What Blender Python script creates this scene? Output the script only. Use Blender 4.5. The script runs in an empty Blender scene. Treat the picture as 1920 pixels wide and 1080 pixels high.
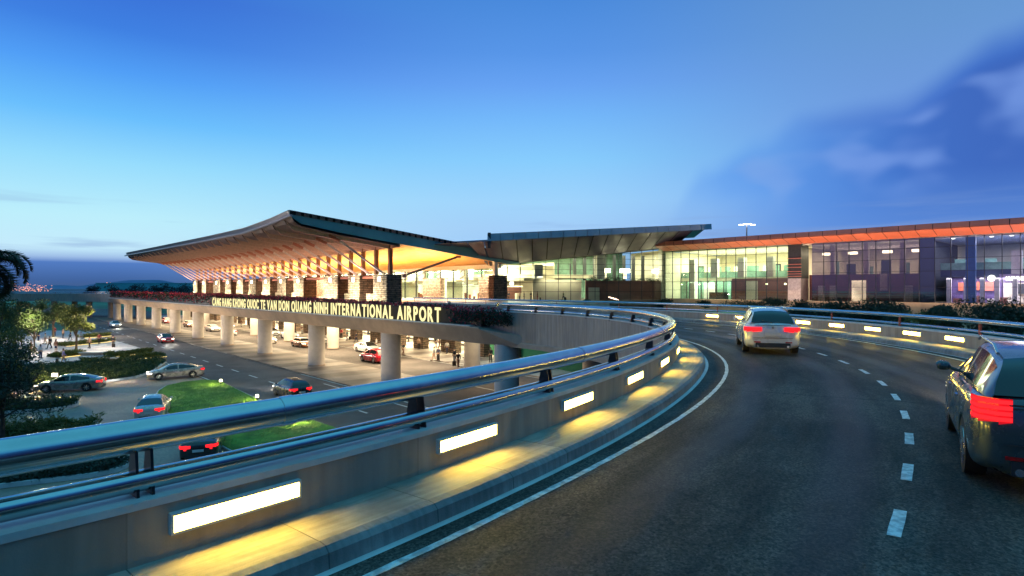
import bpy, bmesh, math, random
from mathutils import Vector, Matrix
R = math.radians
sc = bpy.context.scene
col = sc.collection
F = 1100.0; CAMZ = 9.0            # focal length in pixels of a 1920 wide frame, eye height

# ------------------------------------------------------------------ camera
cd = bpy.data.cameras.new('camera'); cam = bpy.data.objects.new('camera', cd); col.objects.link(cam)
cam.location = (0, 0, CAMZ); cam.rotation_euler = (R(90), 0, 0)
cd.sensor_width = 36; cd.lens = 36 * F / 1920; cd.clip_start = .1; cd.clip_end = 20000
sc.camera = cam
sc.view_settings.view_transform = 'Standard'; sc.view_settings.look = 'None'
sc.view_settings.exposure = 0.0; sc.view_settings.gamma = 1
try:
    sc.cycles.use_denoising = True
    sc.cycles.max_bounces = 7; sc.cycles.diffuse_bounces = 3; sc.cycles.glossy_bounces = 4
    sc.cycles.transparent_max_bounces = 14; sc.cycles.transmission_bounces = 2
    sc.cycles.sample_clamp_indirect = 4.0; sc.cycles.sample_clamp_direct = 0
    sc.cycles.caustics_reflective = False; sc.cycles.caustics_refractive = False
    sc.cycles.use_adaptive_sampling = True; sc.cycles.adaptive_threshold = 0.02
except Exception: pass

def lin(c):
    return tuple(((x/255)/12.92 if x/255 <= .04045 else (((x/255)+.055)/1.055)**2.4) for x in c)

# ------------------------------------------------------------------ world: dusk sky
wd = bpy.data.worlds.new('World'); sc.world = wd; wd.use_nodes = True
nt = wd.node_tree; nt.nodes.clear()
def N(tree, t, **k):
    n = tree.nodes.new(t)
    for a, b in k.items():
        if a.startswith('i_'): n.inputs[a[2:].replace('_', ' ')].default_value = b
        else: setattr(n, a, b)
    return n
def L(tree, a, b): tree.links.new(a, b)
def ramp(tree, stops, interp='LINEAR'):
    n = tree.nodes.new('ShaderNodeValToRGB'); e = n.color_ramp.elements
    n.color_ramp.interpolation = interp
    while len(e) > 1: e.remove(e[-1])
    e[0].position = stops[0][0]; e[0].color = (*stops[0][1], 1)
    for p, c in stops[1:]:
        x = e.new(p); x.color = (*c, 1)
    return n
def mth(tree, op, a, b=None, c=None, clamp=False):
    n = tree.nodes.new('ShaderNodeMath'); n.operation = op; n.use_clamp = clamp
    for i, v in enumerate((a, b, c)):
        if v is None: continue
        if isinstance(v, (int, float)): n.inputs[i].default_value = v
        else: tree.links.new(v, n.inputs[i])
    return n.outputs[0]
def mixc(tree, f, a, b, mode='MIX'):
    n = tree.nodes.new('ShaderNodeMix'); n.data_type = 'RGBA'; n.blend_type = mode
    for s, v in ((n.inputs[0], f), (n.inputs[6], a), (n.inputs[7], b)):
        if isinstance(v, (int, float)): s.default_value = v
        elif isinstance(v, tuple): s.default_value = (*v, 1)
        else: tree.links.new(v, s)
    return n.outputs[2]
def mrange(tree, v, a, b, c=0, d=1, smooth=True):
    n = tree.nodes.new('ShaderNodeMapRange'); n.interpolation_type = 'SMOOTHSTEP' if smooth else 'LINEAR'
    tree.links.new(v, n.inputs[0])
    for i, x in zip((1, 2, 3, 4), (a, b, c, d)): n.inputs[i].default_value = x
    return n.outputs[0]

SUN_EL, SUN_AZ = R(4), R(-75)      # the last light stands low in the left
tc = N(nt, 'ShaderNodeTexCoord'); sp = N(nt, 'ShaderNodeSeparateXYZ'); L(nt, tc.outputs['Generated'], sp.inputs[0])
az = mth(nt, 'ARCTAN2', sp.outputs[0], sp.outputs[1]); zz = sp.outputs[2]
def skyramp(st): 
    r = ramp(nt, [(p, lin(c)) for p, c in st]); L(nt, zz, r.inputs[0]); return r.outputs[0]
ZEN = [(.58, (58, 148, 212)), (.78, (84, 184, 222)), (1.0, (78, 176, 212))]
left = skyramp([(0, (60, 92, 140)), (.012, (62, 100, 160)), (.036, (80, 124, 196)), (.041, (150, 182, 228)), (.055, (196, 234, 252)), (.10, (188, 238, 252)), (.175, (150, 220, 253)), (.236, (105, 190, 253)), (.294, (80, 158, 246)), (.345, (62, 128, 226)), (.40, (56, 112, 214))] + ZEN)
mid = skyramp([(0, (140, 180, 235)), (.05, (156, 202, 246)), (.1, (163, 206, 248)), (.144, (160, 212, 252)), (.213, (135, 204, 253)), (.279, (115, 183, 250)), (.326, (103, 163, 243)), (.371, (88, 150, 232)), (.44, (74, 138, 220))] + ZEN)
right = skyramp([(0, (84, 122, 205)), (.06, (92, 136, 214)), (.15, (112, 164, 236)), (.25, (112, 156, 224)), (.35, (103, 152, 212)), (.45, (94, 144, 205))] + ZEN)
back = skyramp([(0, (78, 80, 116)), (.06, (96, 98, 144)), (.15, (84, 98, 156)), (.3, (58, 86, 160)), (.45, (48, 104, 180))] + ZEN)
c1 = mixc(nt, mrange(nt, az, -.62, .02), left, mid)
c2 = mixc(nt, mrange(nt, az, .05, .62), c1, right)
# the cloud bank in the right half
ns = N(nt, 'ShaderNodeTexNoise', noise_dimensions='3D'); ns.inputs['Scale'].default_value = 3.2; ns.inputs['Detail'].default_value = 3; ns.inputs['Roughness'].default_value = .45
mp = N(nt, 'ShaderNodeMapping'); mp.inputs['Scale'].default_value = (1, 1, 1.7); mp.inputs['Location'].default_value = (.3, .1, .25)
L(nt, tc.outputs['Generated'], mp.inputs[0]); L(nt, mp.outputs[0], ns.inputs[0])
nv = mth(nt, 'SUBTRACT', ns.outputs[0], .5)
ed = ramp(nt, [(0, (0, 0, 0)), (.16, (.03, .03, .03)), (.24, (.10, .10, .10)), (.32, (.19, .19, .19)), (.40, (.235, .235, .235)), (.46, (.268, .268, .268)), (.58, (.272, .272, .272)), (.70, (.322, .322, .322)), (.80, (.35, .35, .35)), (1, (.3, .3, .3))], 'EASE')
L(nt, mth(nt, 'ABSOLUTE', az), ed.inputs[0])
top = mth(nt, 'SUBTRACT', mth(nt, 'ADD', ed.outputs[0], mth(nt, 'MULTIPLY', nv, .05)), zz)   # >0 below the cloud's upper edge
ns2 = N(nt, 'ShaderNodeTexNoise', noise_dimensions='3D'); ns2.inputs['Scale'].default_value = 7.5; ns2.inputs['Detail'].default_value = 2; ns2.inputs['Roughness'].default_value = .5
L(nt, mp.outputs[0], ns2.inputs[0])
cm = mrange(nt, top, -.012, .035)
cm = mth(nt, 'MULTIPLY', cm, mrange(nt, mth(nt, 'ADD', az, mth(nt, 'MULTIPLY', nv, .5)), .22, .56))
low = mrange(nt, zz, .05, .17, .15, 1)
cm = mth(nt, 'MULTIPLY', cm, low)
patch = mth(nt, 'MULTIPLY', mrange(nt, ns2.outputs[0], .45, .62), mth(nt, 'MULTIPLY', mrange(nt, top, .02, .045), mrange(nt, top, .17, .09)))
darkc = mixc(nt, mrange(nt, az, .3, .72), lin((72, 142, 236)), lin((52, 94, 184)))
edge_ = mth(nt, 'MULTIPLY', mrange(nt, top, .045, .018), mrange(nt, az, .42, .55))
darkc = mixc(nt, mth(nt, 'MULTIPLY', edge_, .8), darkc, lin((52, 104, 200)))
cloudc = mixc(nt, mth(nt, 'MULTIPLY', patch, .8), darkc, lin((116, 152, 226)))
c3 = mixc(nt, mth(nt, 'MULTIPLY', cm, .88), c2, cloudc)
# thin dark streaks low over the roofs
ns3 = N(nt, 'ShaderNodeTexNoise'); ns3.inputs['Scale'].default_value = 2.4; ns3.inputs['Detail'].default_value = 5
mp3 = N(nt, 'ShaderNodeMapping'); mp3.inputs['Scale'].default_value = (1.2, 1.2, 16); L(nt, tc.outputs['Generated'], mp3.inputs[0]); L(nt, mp3.outputs[0], ns3.inputs[0])
st = mth(nt, 'MULTIPLY', mrange(nt, ns3.outputs[0], .53, .68), mth(nt, 'MULTIPLY', mrange(nt, zz, .03, .06), mrange(nt, zz, .15, .08)))
c4 = mixc(nt, mth(nt, 'MULTIPLY', st, .55), c3, lin((128, 158, 214)))
isback = mrange(nt, mth(nt, 'ABSOLUTE', az), .95, 1.6)
backr = skyramp([(0, (14, 16, 34)), (.1, (18, 26, 58)), (.3, (24, 52, 104)), (.5, (34, 88, 150))] + ZEN)
bk = mixc(nt, mrange(nt, az, -1.2, .2), back, backr)
c5 = mixc(nt, isback, c4, bk)
sky = N(nt, 'ShaderNodeTexSky', sky_type='NISHITA'); sky.sun_disc = False
sky.sun_elevation = SUN_EL; sky.sun_rotation = SUN_AZ
add = mixc(nt, .0012, c5, sky.outputs[0], 'ADD')
bg = N(nt, 'ShaderNodeBackground'); bg.inputs[1].default_value = 1.0
wo = N(nt, 'ShaderNodeOutputWorld'); L(nt, add, bg.inputs[0]); L(nt, bg.outputs[0], wo.inputs[0])

sl = bpy.data.lights.new('sun', 'SUN'); sl.energy = .25; sl.angle = R(12); sl.color = (1, .72, .6)
so = bpy.data.objects.new('sun', sl); col.objects.link(so)
so.rotation_euler = Vector((math.sin(SUN_AZ)*math.cos(SUN_EL), math.cos(SUN_AZ)*math.cos(SUN_EL), math.sin(SUN_EL))).to_track_quat('Z', 'Y').to_euler()

# ------------------------------------------------------------------ frame helpers
AX = Vector((-.6727, .7399)); PX = Vector((.7399, .6727))      # along the terminal (away, left) / into the terminal
def W(u, v, z=0.0): p = AX*u + PX*v; return Vector((p.x, p.y, z))
def G(px, py, z=0.0):                                           # photo pixel -> point on the level z
    Y = F*(CAMZ-z)/(py-540); return Vector(((px-960)*Y/F, Y, z))
ANG_A = math.atan2(AX.y, AX.x)

# ------------------------------------------------------------------ materials
MATS = {}
def mat(name, c, rough=.6, metal=0, var=.15, vs=3.0, bump=0, bs=20.0, emit=None, es=0, spec=.5, coat=0, trans=0, c2=None):
    if name in MATS: return MATS[name]
    m = bpy.data.materials.new(name); m.use_nodes = True; t = m.node_tree; b = t.nodes['Principled BSDF']
    b.inputs['Roughness'].default_value = rough; b.inputs['Metallic'].default_value = metal
    b.inputs['Specular IOR Level'].default_value = spec; b.inputs['Coat Weight'].default_value = coat; b.inputs['Coat Roughness'].default_value = .05
    o = t.nodes.new('ShaderNodeTexCoord')
    if var or c2:
        n = t.nodes.new('ShaderNodeTexNoise'); n.inputs['Scale'].default_value = vs; n.inputs['Detail'].default_value = 5; n.inputs['Roughness'].default_value = .62
        L(t, o.outputs['Object'], n.inputs[0])
        a = tuple(max(0, x*(1-var)) for x in c); d = c2 or tuple(x*(1+var) for x in c)
        f = mrange(t, n.outputs[0], .36, .64); mc = mixc(t, f, a, d); L(t, mc, b.inputs['Base Color'])
        rr = mrange(t, n.outputs[0], .3, .7, max(.02, rough-.08), min(1, rough+.08)); L(t, rr, b.inputs['Roughness'])
    else: b.inputs['Base Color'].default_value = (*c, 1)
    if bump:
        n2 = t.nodes.new('ShaderNodeTexNoise'); n2.inputs['Scale'].default_value = bs; n2.inputs['Detail'].default_value = 4
        L(t, o.outputs['Object'], n2.inputs[0]); bp = t.nodes.new('ShaderNodeBump'); bp.inputs['Strength'].default_value = bump; bp.inputs['Distance'].default_value = .02
        L(t, n2.outputs[0], bp.inputs['Height']); L(t, bp.outputs[0], b.inputs['Normal'])
    if emit: b.inputs['Emission Color'].default_value = (*emit, 1); b.inputs['Emission Strength'].default_value = es
    MATS[name] = m; return m

def jointed(name, c, step, rough=.75, sk=(.8, 26, 1), dark=.35, width=.012, across=0, grain=.2, bump=.25, c2=None):
    """concrete with joints every `step` metres of its own UV length"""
    m = mat(name, c, rough, var=grain, vs=1.3, bump=bump, bs=60, c2=c2); t = m.node_tree; b = t.nodes['Principled BSDF']
    uv = t.nodes.new('ShaderNodeUVMap'); s = t.nodes.new('ShaderNodeSeparateXYZ'); L(t, uv.outputs[0], s.inputs[0])
    fr = mth(t, 'FRACT', mth(t, 'DIVIDE', s.outputs[0], step))
    j = mth(t, 'LESS_THAN', fr, width/step)
    if across:
        j = mth(t, 'MAXIMUM', j, mth(t, 'LESS_THAN', mth(t, 'FRACT', mth(t, 'DIVIDE', s.outputs[1], across)), width/across))
    src = b.inputs['Base Color'].links[0].from_socket
    # fine brushed streaks and slab-to-slab tone
    idn = mth(t, 'FLOOR', mth(t, 'DIVIDE', s.outputs[0], step)); wn = t.nodes.new('ShaderNodeTexWhiteNoise'); wn.noise_dimensions = '1D'; L(t, idn, wn.inputs['W'])
    tone = mrange(t, wn.outputs[0], 0, 1, .84, 1.08, False)
    st_ = t.nodes.new('ShaderNodeTexNoise'); st_.inputs['Scale'].default_value = 1; st_.inputs['Detail'].default_value = 4
    mpn = t.nodes.new('ShaderNodeMapping'); mpn.inputs['Scale'].default_value = sk; L(t, uv.outputs[0], mpn.inputs[0]); L(t, mpn.outputs[0], st_.inputs[0])
    tone = mth(t, 'MULTIPLY', tone, mrange(t, st_.outputs[0], .3, .7, .82, 1.12))
    cc = t.nodes.new('ShaderNodeVectorMath'); cc.operation = 'SCALE'; L(t, src, cc.inputs[0]); L(t, tone, cc.inputs['Scale'])
    L(t, mixc(t, j, cc.outputs[0], tuple(x*dark for x in c)), b.inputs['Base Color'])
    return m

def stone_mat(name, c1, c2, mortar):
    m = mat(name, c1, .85, var=.3, vs=2); t = m.node_tree; b = t.nodes['Principled BSDF']
    g = t.nodes.new('ShaderNodeUVMap'); br = t.nodes.new('ShaderNodeTexBrick')
    mpn = t.nodes.new('ShaderNodeMapping'); L(t, g.outputs[0], mpn.inputs[0])
    nz = t.nodes.new('ShaderNodeTexNoise'); nz.inputs['Scale'].default_value = .7; nz.inputs['Detail'].default_value = 3; L(t, mpn.outputs[0], nz.inputs[0])
    va = t.nodes.new('ShaderNodeVectorMath'); va.operation = 'MULTIPLY_ADD'; va.inputs[1].default_value = (.5, .22, 0); L(t, nz.outputs['Color'], va.inputs[0]); L(t, mpn.outputs[0], va.inputs[2])
    L(t, va.outputs[0], br.inputs[0]); br.inputs['Color1'].default_value = (*c1, 1); br.inputs['Color2'].default_value = (*c2, 1); br.inputs['Mortar'].default_value = (*mortar, 1)
    br.inputs['Scale'].default_value = 1; br.inputs['Brick Width'].default_value = 1.5; br.inputs['Row Height'].default_value = .30; br.inputs['Mortar Size'].default_value = .045; br.inputs['Bias'].default_value = 0
    n3 = t.nodes.new('ShaderNodeTexNoise'); n3.inputs['Scale'].default_value = 1.6; L(t, va.outputs[0], n3.inputs[0])
    tone = mrange(t, n3.outputs[0], .3, .7, .55, 1.3); cc = t.nodes.new('ShaderNodeVectorMath'); cc.operation = 'SCALE'; L(t, br.outputs[0], cc.inputs[0]); L(t, tone, cc.inputs['Scale'])
    L(t, cc.outputs[0], b.inputs['Base Color']); bp = t.nodes.new('ShaderNodeBump'); bp.inputs['Strength'].default_value = .9; bp.inputs['Distance'].default_value = .08; bp.invert = True
    L(t, br.outputs['Fac'], bp.inputs['Height']); L(t, bp.outputs[0], b.inputs['Normal'])
    return m

def glass(name, tint=(.8, .9, .88), refl=.12, gcol=(1, 1, 1), rough=.02):
    m = bpy.data.materials.new(name); m.use_nodes = True; t = m.node_tree; t.nodes.clear()
    o = t.nodes.new('ShaderNodeOutputMaterial'); tr = t.nodes.new('ShaderNodeBsdfTransparent'); tr.inputs[0].default_value = (*tint, 1)
    gl = t.nodes.new('ShaderNodeBsdfGlossy'); gl.inputs[0].default_value = (*gcol, 1); gl.inputs['Roughness'].default_value = rough
    fr = t.nodes.new('ShaderNodeLayerWeight'); fr.inputs[0].default_value = .5
    f = mth(t, 'ADD', mth(t, 'MULTIPLY', mth(t, 'POWER', fr.outputs['Facing'], 5.0), .9), refl+.03, clamp=True); mx = t.nodes.new('ShaderNodeMixShader'); L(t, f, mx.inputs[0]); L(t, tr.outputs[0], mx.inputs[1]); L(t, gl.outputs[0], mx.inputs[2]); L(t, mx.outputs[0], o.inputs[0])
    MATS[name] = m; return m

def emitter(name, c, s, var=0):
    m = bpy.data.materials.new(name); m.use_nodes = True; t = m.node_tree; t.nodes.clear()
    o = t.nodes.new('ShaderNodeOutputMaterial'); e = t.nodes.new('ShaderNodeEmission'); e.inputs[0].default_value = (*c, 1); e.inputs[1].default_value = s
    if var:
        g = t.nodes.new('ShaderNodeTexCoord'); n = t.nodes.new('ShaderNodeTexNoise'); n.inputs['Scale'].default_value = .35; n.inputs['Detail'].default_value = 3
        L(t, g.outputs['Object'], n.inputs[0]); L(t, mrange(t, n.outputs[0], .35, .65, s*(1-var), s*(1+var)), e.inputs[1])
    L(t, e.outputs[0], o.inputs[0]); MATS[name] = m; return m

def asphalt(name, c, speck=.5, rough=.55):
    m = mat(name, c, rough, var=.28, vs=.22, spec=.22); t = m.node_tree; b = t.nodes['Principled BSDF']
    src = b.inputs['Base Color'].links[0].from_socket; g = t.nodes.new('ShaderNodeTexCoord')
    v = t.nodes.new('ShaderNodeTexVoronoi'); v.inputs['Scale'].default_value = 42; L(t, g.outputs['Object'], v.inputs[0])
    n = t.nodes.new('ShaderNodeTexNoise'); n.inputs['Scale'].default_value = 24; n.inputs['Detail'].default_value = 6; n.inputs['Roughness'].default_value = .8; L(t, g.outputs['Object'], n.inputs[0])
    s = mrange(t, v.outputs['Color'], .0, 1, .55, 1.6); s = mth(t, 'MULTIPLY', s, mrange(t, n.outputs[0], .35, .7, .6, 1.7))
    cc = t.nodes.new('ShaderNodeVectorMath'); cc.operation = 'SCALE'; L(t, src, cc.inputs[0]); L(t, s, cc.inputs['Scale'])
    L(t, cc.outputs[0], b.inputs['Base Color'])
    bp = t.nodes.new('ShaderNodeBump'); bp.inputs['Strength'].default_value = .35; bp.inputs['Distance'].default_value = .01; L(t, n.outputs[0], bp.inputs['Height']); L(t, bp.outputs[0], b.inputs['Normal'])
    return m

def leafm(name, c, c2, tr=.25):
    m = bpy.data.materials.new(name); m.use_nodes = True; t = m.node_tree; t.nodes.clear()
    o = t.nodes.new('ShaderNodeOutputMaterial'); g = t.nodes.new('ShaderNodeTexCoord')
    n = t.nodes.new('ShaderNodeTexNoise'); n.inputs['Scale'].default_value = 2.2; n.inputs['Detail'].default_value = 6; n.inputs['Roughness'].default_value = .8; L(t, g.outputs['Object'], n.inputs[0])
    cc = mixc(t, mrange(t, n.outputs[0], .35, .65), c, c2)
    d = t.nodes.new('ShaderNodeBsdfDiffuse'); L(t, cc, d.inputs[0]); tl = t.nodes.new('ShaderNodeBsdfTranslucent'); L(t, cc, tl.inputs[0])
    mx = t.nodes.new('ShaderNodeMixShader'); mx.inputs[0].default_value = tr; L(t, d.outputs[0], mx.inputs[1]); L(t, tl.outputs[0], mx.inputs[2])
    gl = t.nodes.new('ShaderNodeBsdfGlossy'); gl.inputs['Roughness'].default_value = .45; mx2 = t.nodes.new('ShaderNodeMixShader'); mx2.inputs[0].default_value = .05
    L(t, mx.outputs[0], mx2.inputs[1]); L(t, gl.outputs[0], mx2.inputs[2]); L(t, mx2.outputs[0], o.inputs[0]); MATS[name] = m; return m

M = {}
M['steel'] = mat('polished_steel', (.54, .59, .60), .19, 1, var=.06, vs=2, bump=.02, bs=3)
M['dsteel'] = mat('dark_steel', (.06, .06, .07), .35, .8, var=.2)
M['wallc'] = jointed('smooth_concrete', (.46, .385, .31), 3.0, .6, sk=(5, .5, 1), dark=.55, width=.014, grain=.14, bump=.12, c2=(.36, .32, .28))
M['cope'] = mat('coping_concrete', (.62, .64, .62), .5, var=.1, vs=2)
M['curb'] = jointed('kerb_stone', (.27, .26, .25), 1.25, .7, sk=(14, 1.5, 1), grain=.2)
M['walk'] = jointed('footway_slabs', (.39, .35, .29), 1.25, .7, sk=(1.2, 14, 1), grain=.22)
M['asph'] = asphalt('ramp_asphalt', (.058, .045, .037), rough=.70)
def wear(m):
    t = m.node_tree; b = t.nodes['Principled BSDF']; src = b.inputs['Base Color'].links[0].from_socket; uv = t.nodes.new('ShaderNodeUVMap'); s = t.nodes.new('ShaderNodeSeparateXYZ'); L(t, uv.outputs[0], s.inputs[0])
    nn = mth(t, 'SUBTRACT', s.outputs[1], .28)
    wob = t.nodes.new('ShaderNodeTexNoise'); wob.inputs['Scale'].default_value = .25; wob.inputs['Detail'].default_value = 4; L(t, uv.outputs[0], wob.inputs[0])
    nw = mth(t, 'ADD', nn, mth(t, 'MULTIPLY', mth(t, 'SUBTRACT', wob.outputs[0], .5), .7)); tr = None
    for c_ in (2.25, 4.05, 6.2, 8.0):
        k = mrange(t, mth(t, 'ABSOLUTE', mth(t, 'SUBTRACT', nw, c_)), .12, .50, 1, 0); tr = k if tr is None else mth(t, 'MAXIMUM', tr, k)
    st_ = t.nodes.new('ShaderNodeTexNoise'); st_.inputs['Scale'].default_value = 1; st_.inputs['Detail'].default_value = 6; st_.inputs['Roughness'].default_value = .7
    mm = t.nodes.new('ShaderNodeMapping'); mm.inputs['Scale'].default_value = (.35, 1.6, 1); L(t, uv.outputs[0], mm.inputs[0]); L(t, mm.outputs[0], st_.inputs[0])
    f = mth(t, 'MULTIPLY', mrange(t, st_.outputs[0], .32, .68, .62, 1.45), mrange(t, tr, 0, 1, 1.12, .72, False))
    # tar-sealed cracks and cross joints
    v = t.nodes.new('ShaderNodeTexVoronoi'); v.feature = 'DISTANCE_TO_EDGE'; v.inputs['Scale'].default_value = .22
    wd = t.nodes.new('ShaderNodeVectorMath'); wd.operation = 'MULTIPLY_ADD'; wd.inputs[1].default_value = (1.6, 1.6, 0); L(t, wob.outputs['Color'], wd.inputs[0]); L(t, uv.outputs[0], wd.inputs[2]); L(t, wd.outputs[0], v.inputs['Vector'])
    cr = mrange(t, v.outputs['Distance'], .0015, .006, 1, 0)
    jn = mth(t, 'LESS_THAN', mth(t, 'FRACT', mth(t, 'DIVIDE', mth(t, 'ADD', s.outputs[0], 3.0), 15)), .0035)
    f = mth(t, 'MULTIPLY', f, mrange(t, mth(t, 'MAXIMUM', mth(t, 'MULTIPLY', cr, .35), jn), 0, 1, 1, .38, False))
    cc = t.nodes.new('ShaderNodeVectorMath'); cc.operation = 'SCALE'; L(t, src, cc.inputs[0]); L(t, f, cc.inputs['Scale']); L(t, cc.outputs[0], b.inputs['Base Color'])
    L(t, mth(t, 'SUBTRACT', .74, mth(t, 'MULTIPLY', tr, .20)), b.inputs['Roughness'])
wear(M['asph'])
M['asph2'] = asphalt('lower_asphalt', (.11, .096, .09), rough=.75)
M['paint'] = mat('road_paint', (.62, .64, .62), .5, var=.35, vs=9)
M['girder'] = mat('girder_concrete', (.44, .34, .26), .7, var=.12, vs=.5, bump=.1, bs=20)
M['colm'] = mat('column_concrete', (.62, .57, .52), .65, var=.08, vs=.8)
M['grass'] = mat('lawn_grass', (.12, .27, .025), .9, var=.4, vs=.7, bump=.5, bs=30, c2=(.18, .36, .05))
M['field'] = mat('field_grass', (.03, .19, .10), .95, var=.45, vs=.02)
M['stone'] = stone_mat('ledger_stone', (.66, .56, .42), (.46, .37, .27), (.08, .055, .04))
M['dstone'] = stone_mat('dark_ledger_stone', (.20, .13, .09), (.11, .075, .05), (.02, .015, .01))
M['glass'] = glass('clear_glass', (.86, .95, .90), .05)
M['bglass'] = glass('blue_glass', (.80, .84, .96), .06, (.9, .9, 1))
M['dglass'] = glass('mirror_glass', (.74, .70, .72), .26, (.96, .94, 1))
M['mull'] = mat('mullion', (.03, .035, .05), .4, .5, var=0)
M['teal'] = mat('teal_metal', (.11, .30, .34), .45, .3, var=.08, vs=.3)
M['grey'] = mat('grey_metal', (.36, .38, .43), .4, .5, var=.08, vs=.3)
M['purple'] = mat('panel_plum', (.055, .042, .085), .42, .3, var=.1, vs=.3)
M['orange'] = mat('panel_orange', (.52, .13, .06), .5, .1, var=.12, vs=.3)
M['pink'] = mat('panel_rose', (.55, .20, .14), .45, .3, var=.1, vs=.3)
M['gap'] = mat('panel_gap', (.015, .012, .015), .8, var=0)
M['wood'] = mat('wood_soffit', (.26, .16, .14), .5, var=.25, vs=1.0)
M['rib'] = mat('wood_rib', (.52, .27, .16), .5, var=.2, vs=1.0)
M['white'] = mat('white_plaster', (.75, .73, .68), .7, var=.05)
M['cream'] = mat('cream_panel', (.72, .66, .52), .7, var=.08, vs=.4)
M['brown'] = mat('brown_panel', (.22, .09, .075), .6, var=.2, vs=.3)
M['green'] = mat('green_glass_panel', (.22, .38, .30), .25, var=.3, vs=.3)
M['dark'] = mat('dark_panel', (.03, .035, .04), .5, var=.2)
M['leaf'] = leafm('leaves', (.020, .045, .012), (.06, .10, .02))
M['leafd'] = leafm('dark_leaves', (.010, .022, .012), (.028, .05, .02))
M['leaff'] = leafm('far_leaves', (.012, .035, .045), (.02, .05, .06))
M['leafy'] = leafm('leaves_toned_lit', (.05, .08, .012), (.14, .16, .03))  # brighter, yellower leaf copy with lamplight put into the colour
M['red'] = leafm('red_flowers', (.30, .015, .03), (.62, .06, .10), .4)
M['sedge'] = leafm('sedge', (.06, .09, .01), (.15, .17, .03))
M['bark'] = mat('bark', (.06, .045, .035), .9, var=.4, vs=6)
M['lampw'] = emitter('box_lamp', (1, .66, .07), 55)
M['letter'] = emitter('letter_glow', (1, .88, .42), 1.25)
M['litwin'] = emitter('lit_shopfront', (1, .84, .50), 2.4, .35)
M['sconce'] = emitter('sconce_glow', (1, .88, .55), 9)
M['strip'] = emitter('strip_glow', (1, .74, .22), 2.2)
M['mast'] = emitter('mast_glow', (1, .98, .95), 8)
M['tail'] = emitter('tail_glow', (1, .016, .022), 1.9)
M['head'] = emitter('head_glow', (1, .92, .78), 7)
M['city'] = emitter('city_glow', (1, .38, .22), 2.6)
M['tyre'] = mat('tyre', (.015, .015, .015), .8, var=0)
M['rim'] = mat('rim_metal', (.6, .6, .6), .25, .9, var=0)
M['cglass'] = mat('car_glass', (.012, .018, .022), .06, 0, var=0, spec=.8)
M['plate'] = mat('blank_plate', (.7, .7, .68), .5, var=.05)

# wood plank ceiling
def plank_mat(name, c, c2):
    m = mat(name, c, .55, var=.2, vs=1); t = m.node_tree; b = t.nodes['Principled BSDF']; uv = t.nodes.new('ShaderNodeUVMap')
    mpn = t.nodes.new('ShaderNodeMapping'); mpn.inputs['Scale'].default_value = (.35, 2.2, 1); L(t, uv.outputs[0], mpn.inputs[0])
    n = t.nodes.new('ShaderNodeTexNoise'); n.inputs['Scale'].default_value = 1; n.inputs['Detail'].default_value = 5; L(t, mpn.outputs[0], n.inputs[0])
    L(t, mixc(t, mrange(t, n.outputs[0], .35, .65), c, c2), b.inputs['Base Color']); return m
M['plank'] = plank_mat('plank_ceiling', (.50, .20, .035), (.72, .36, .08))

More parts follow.
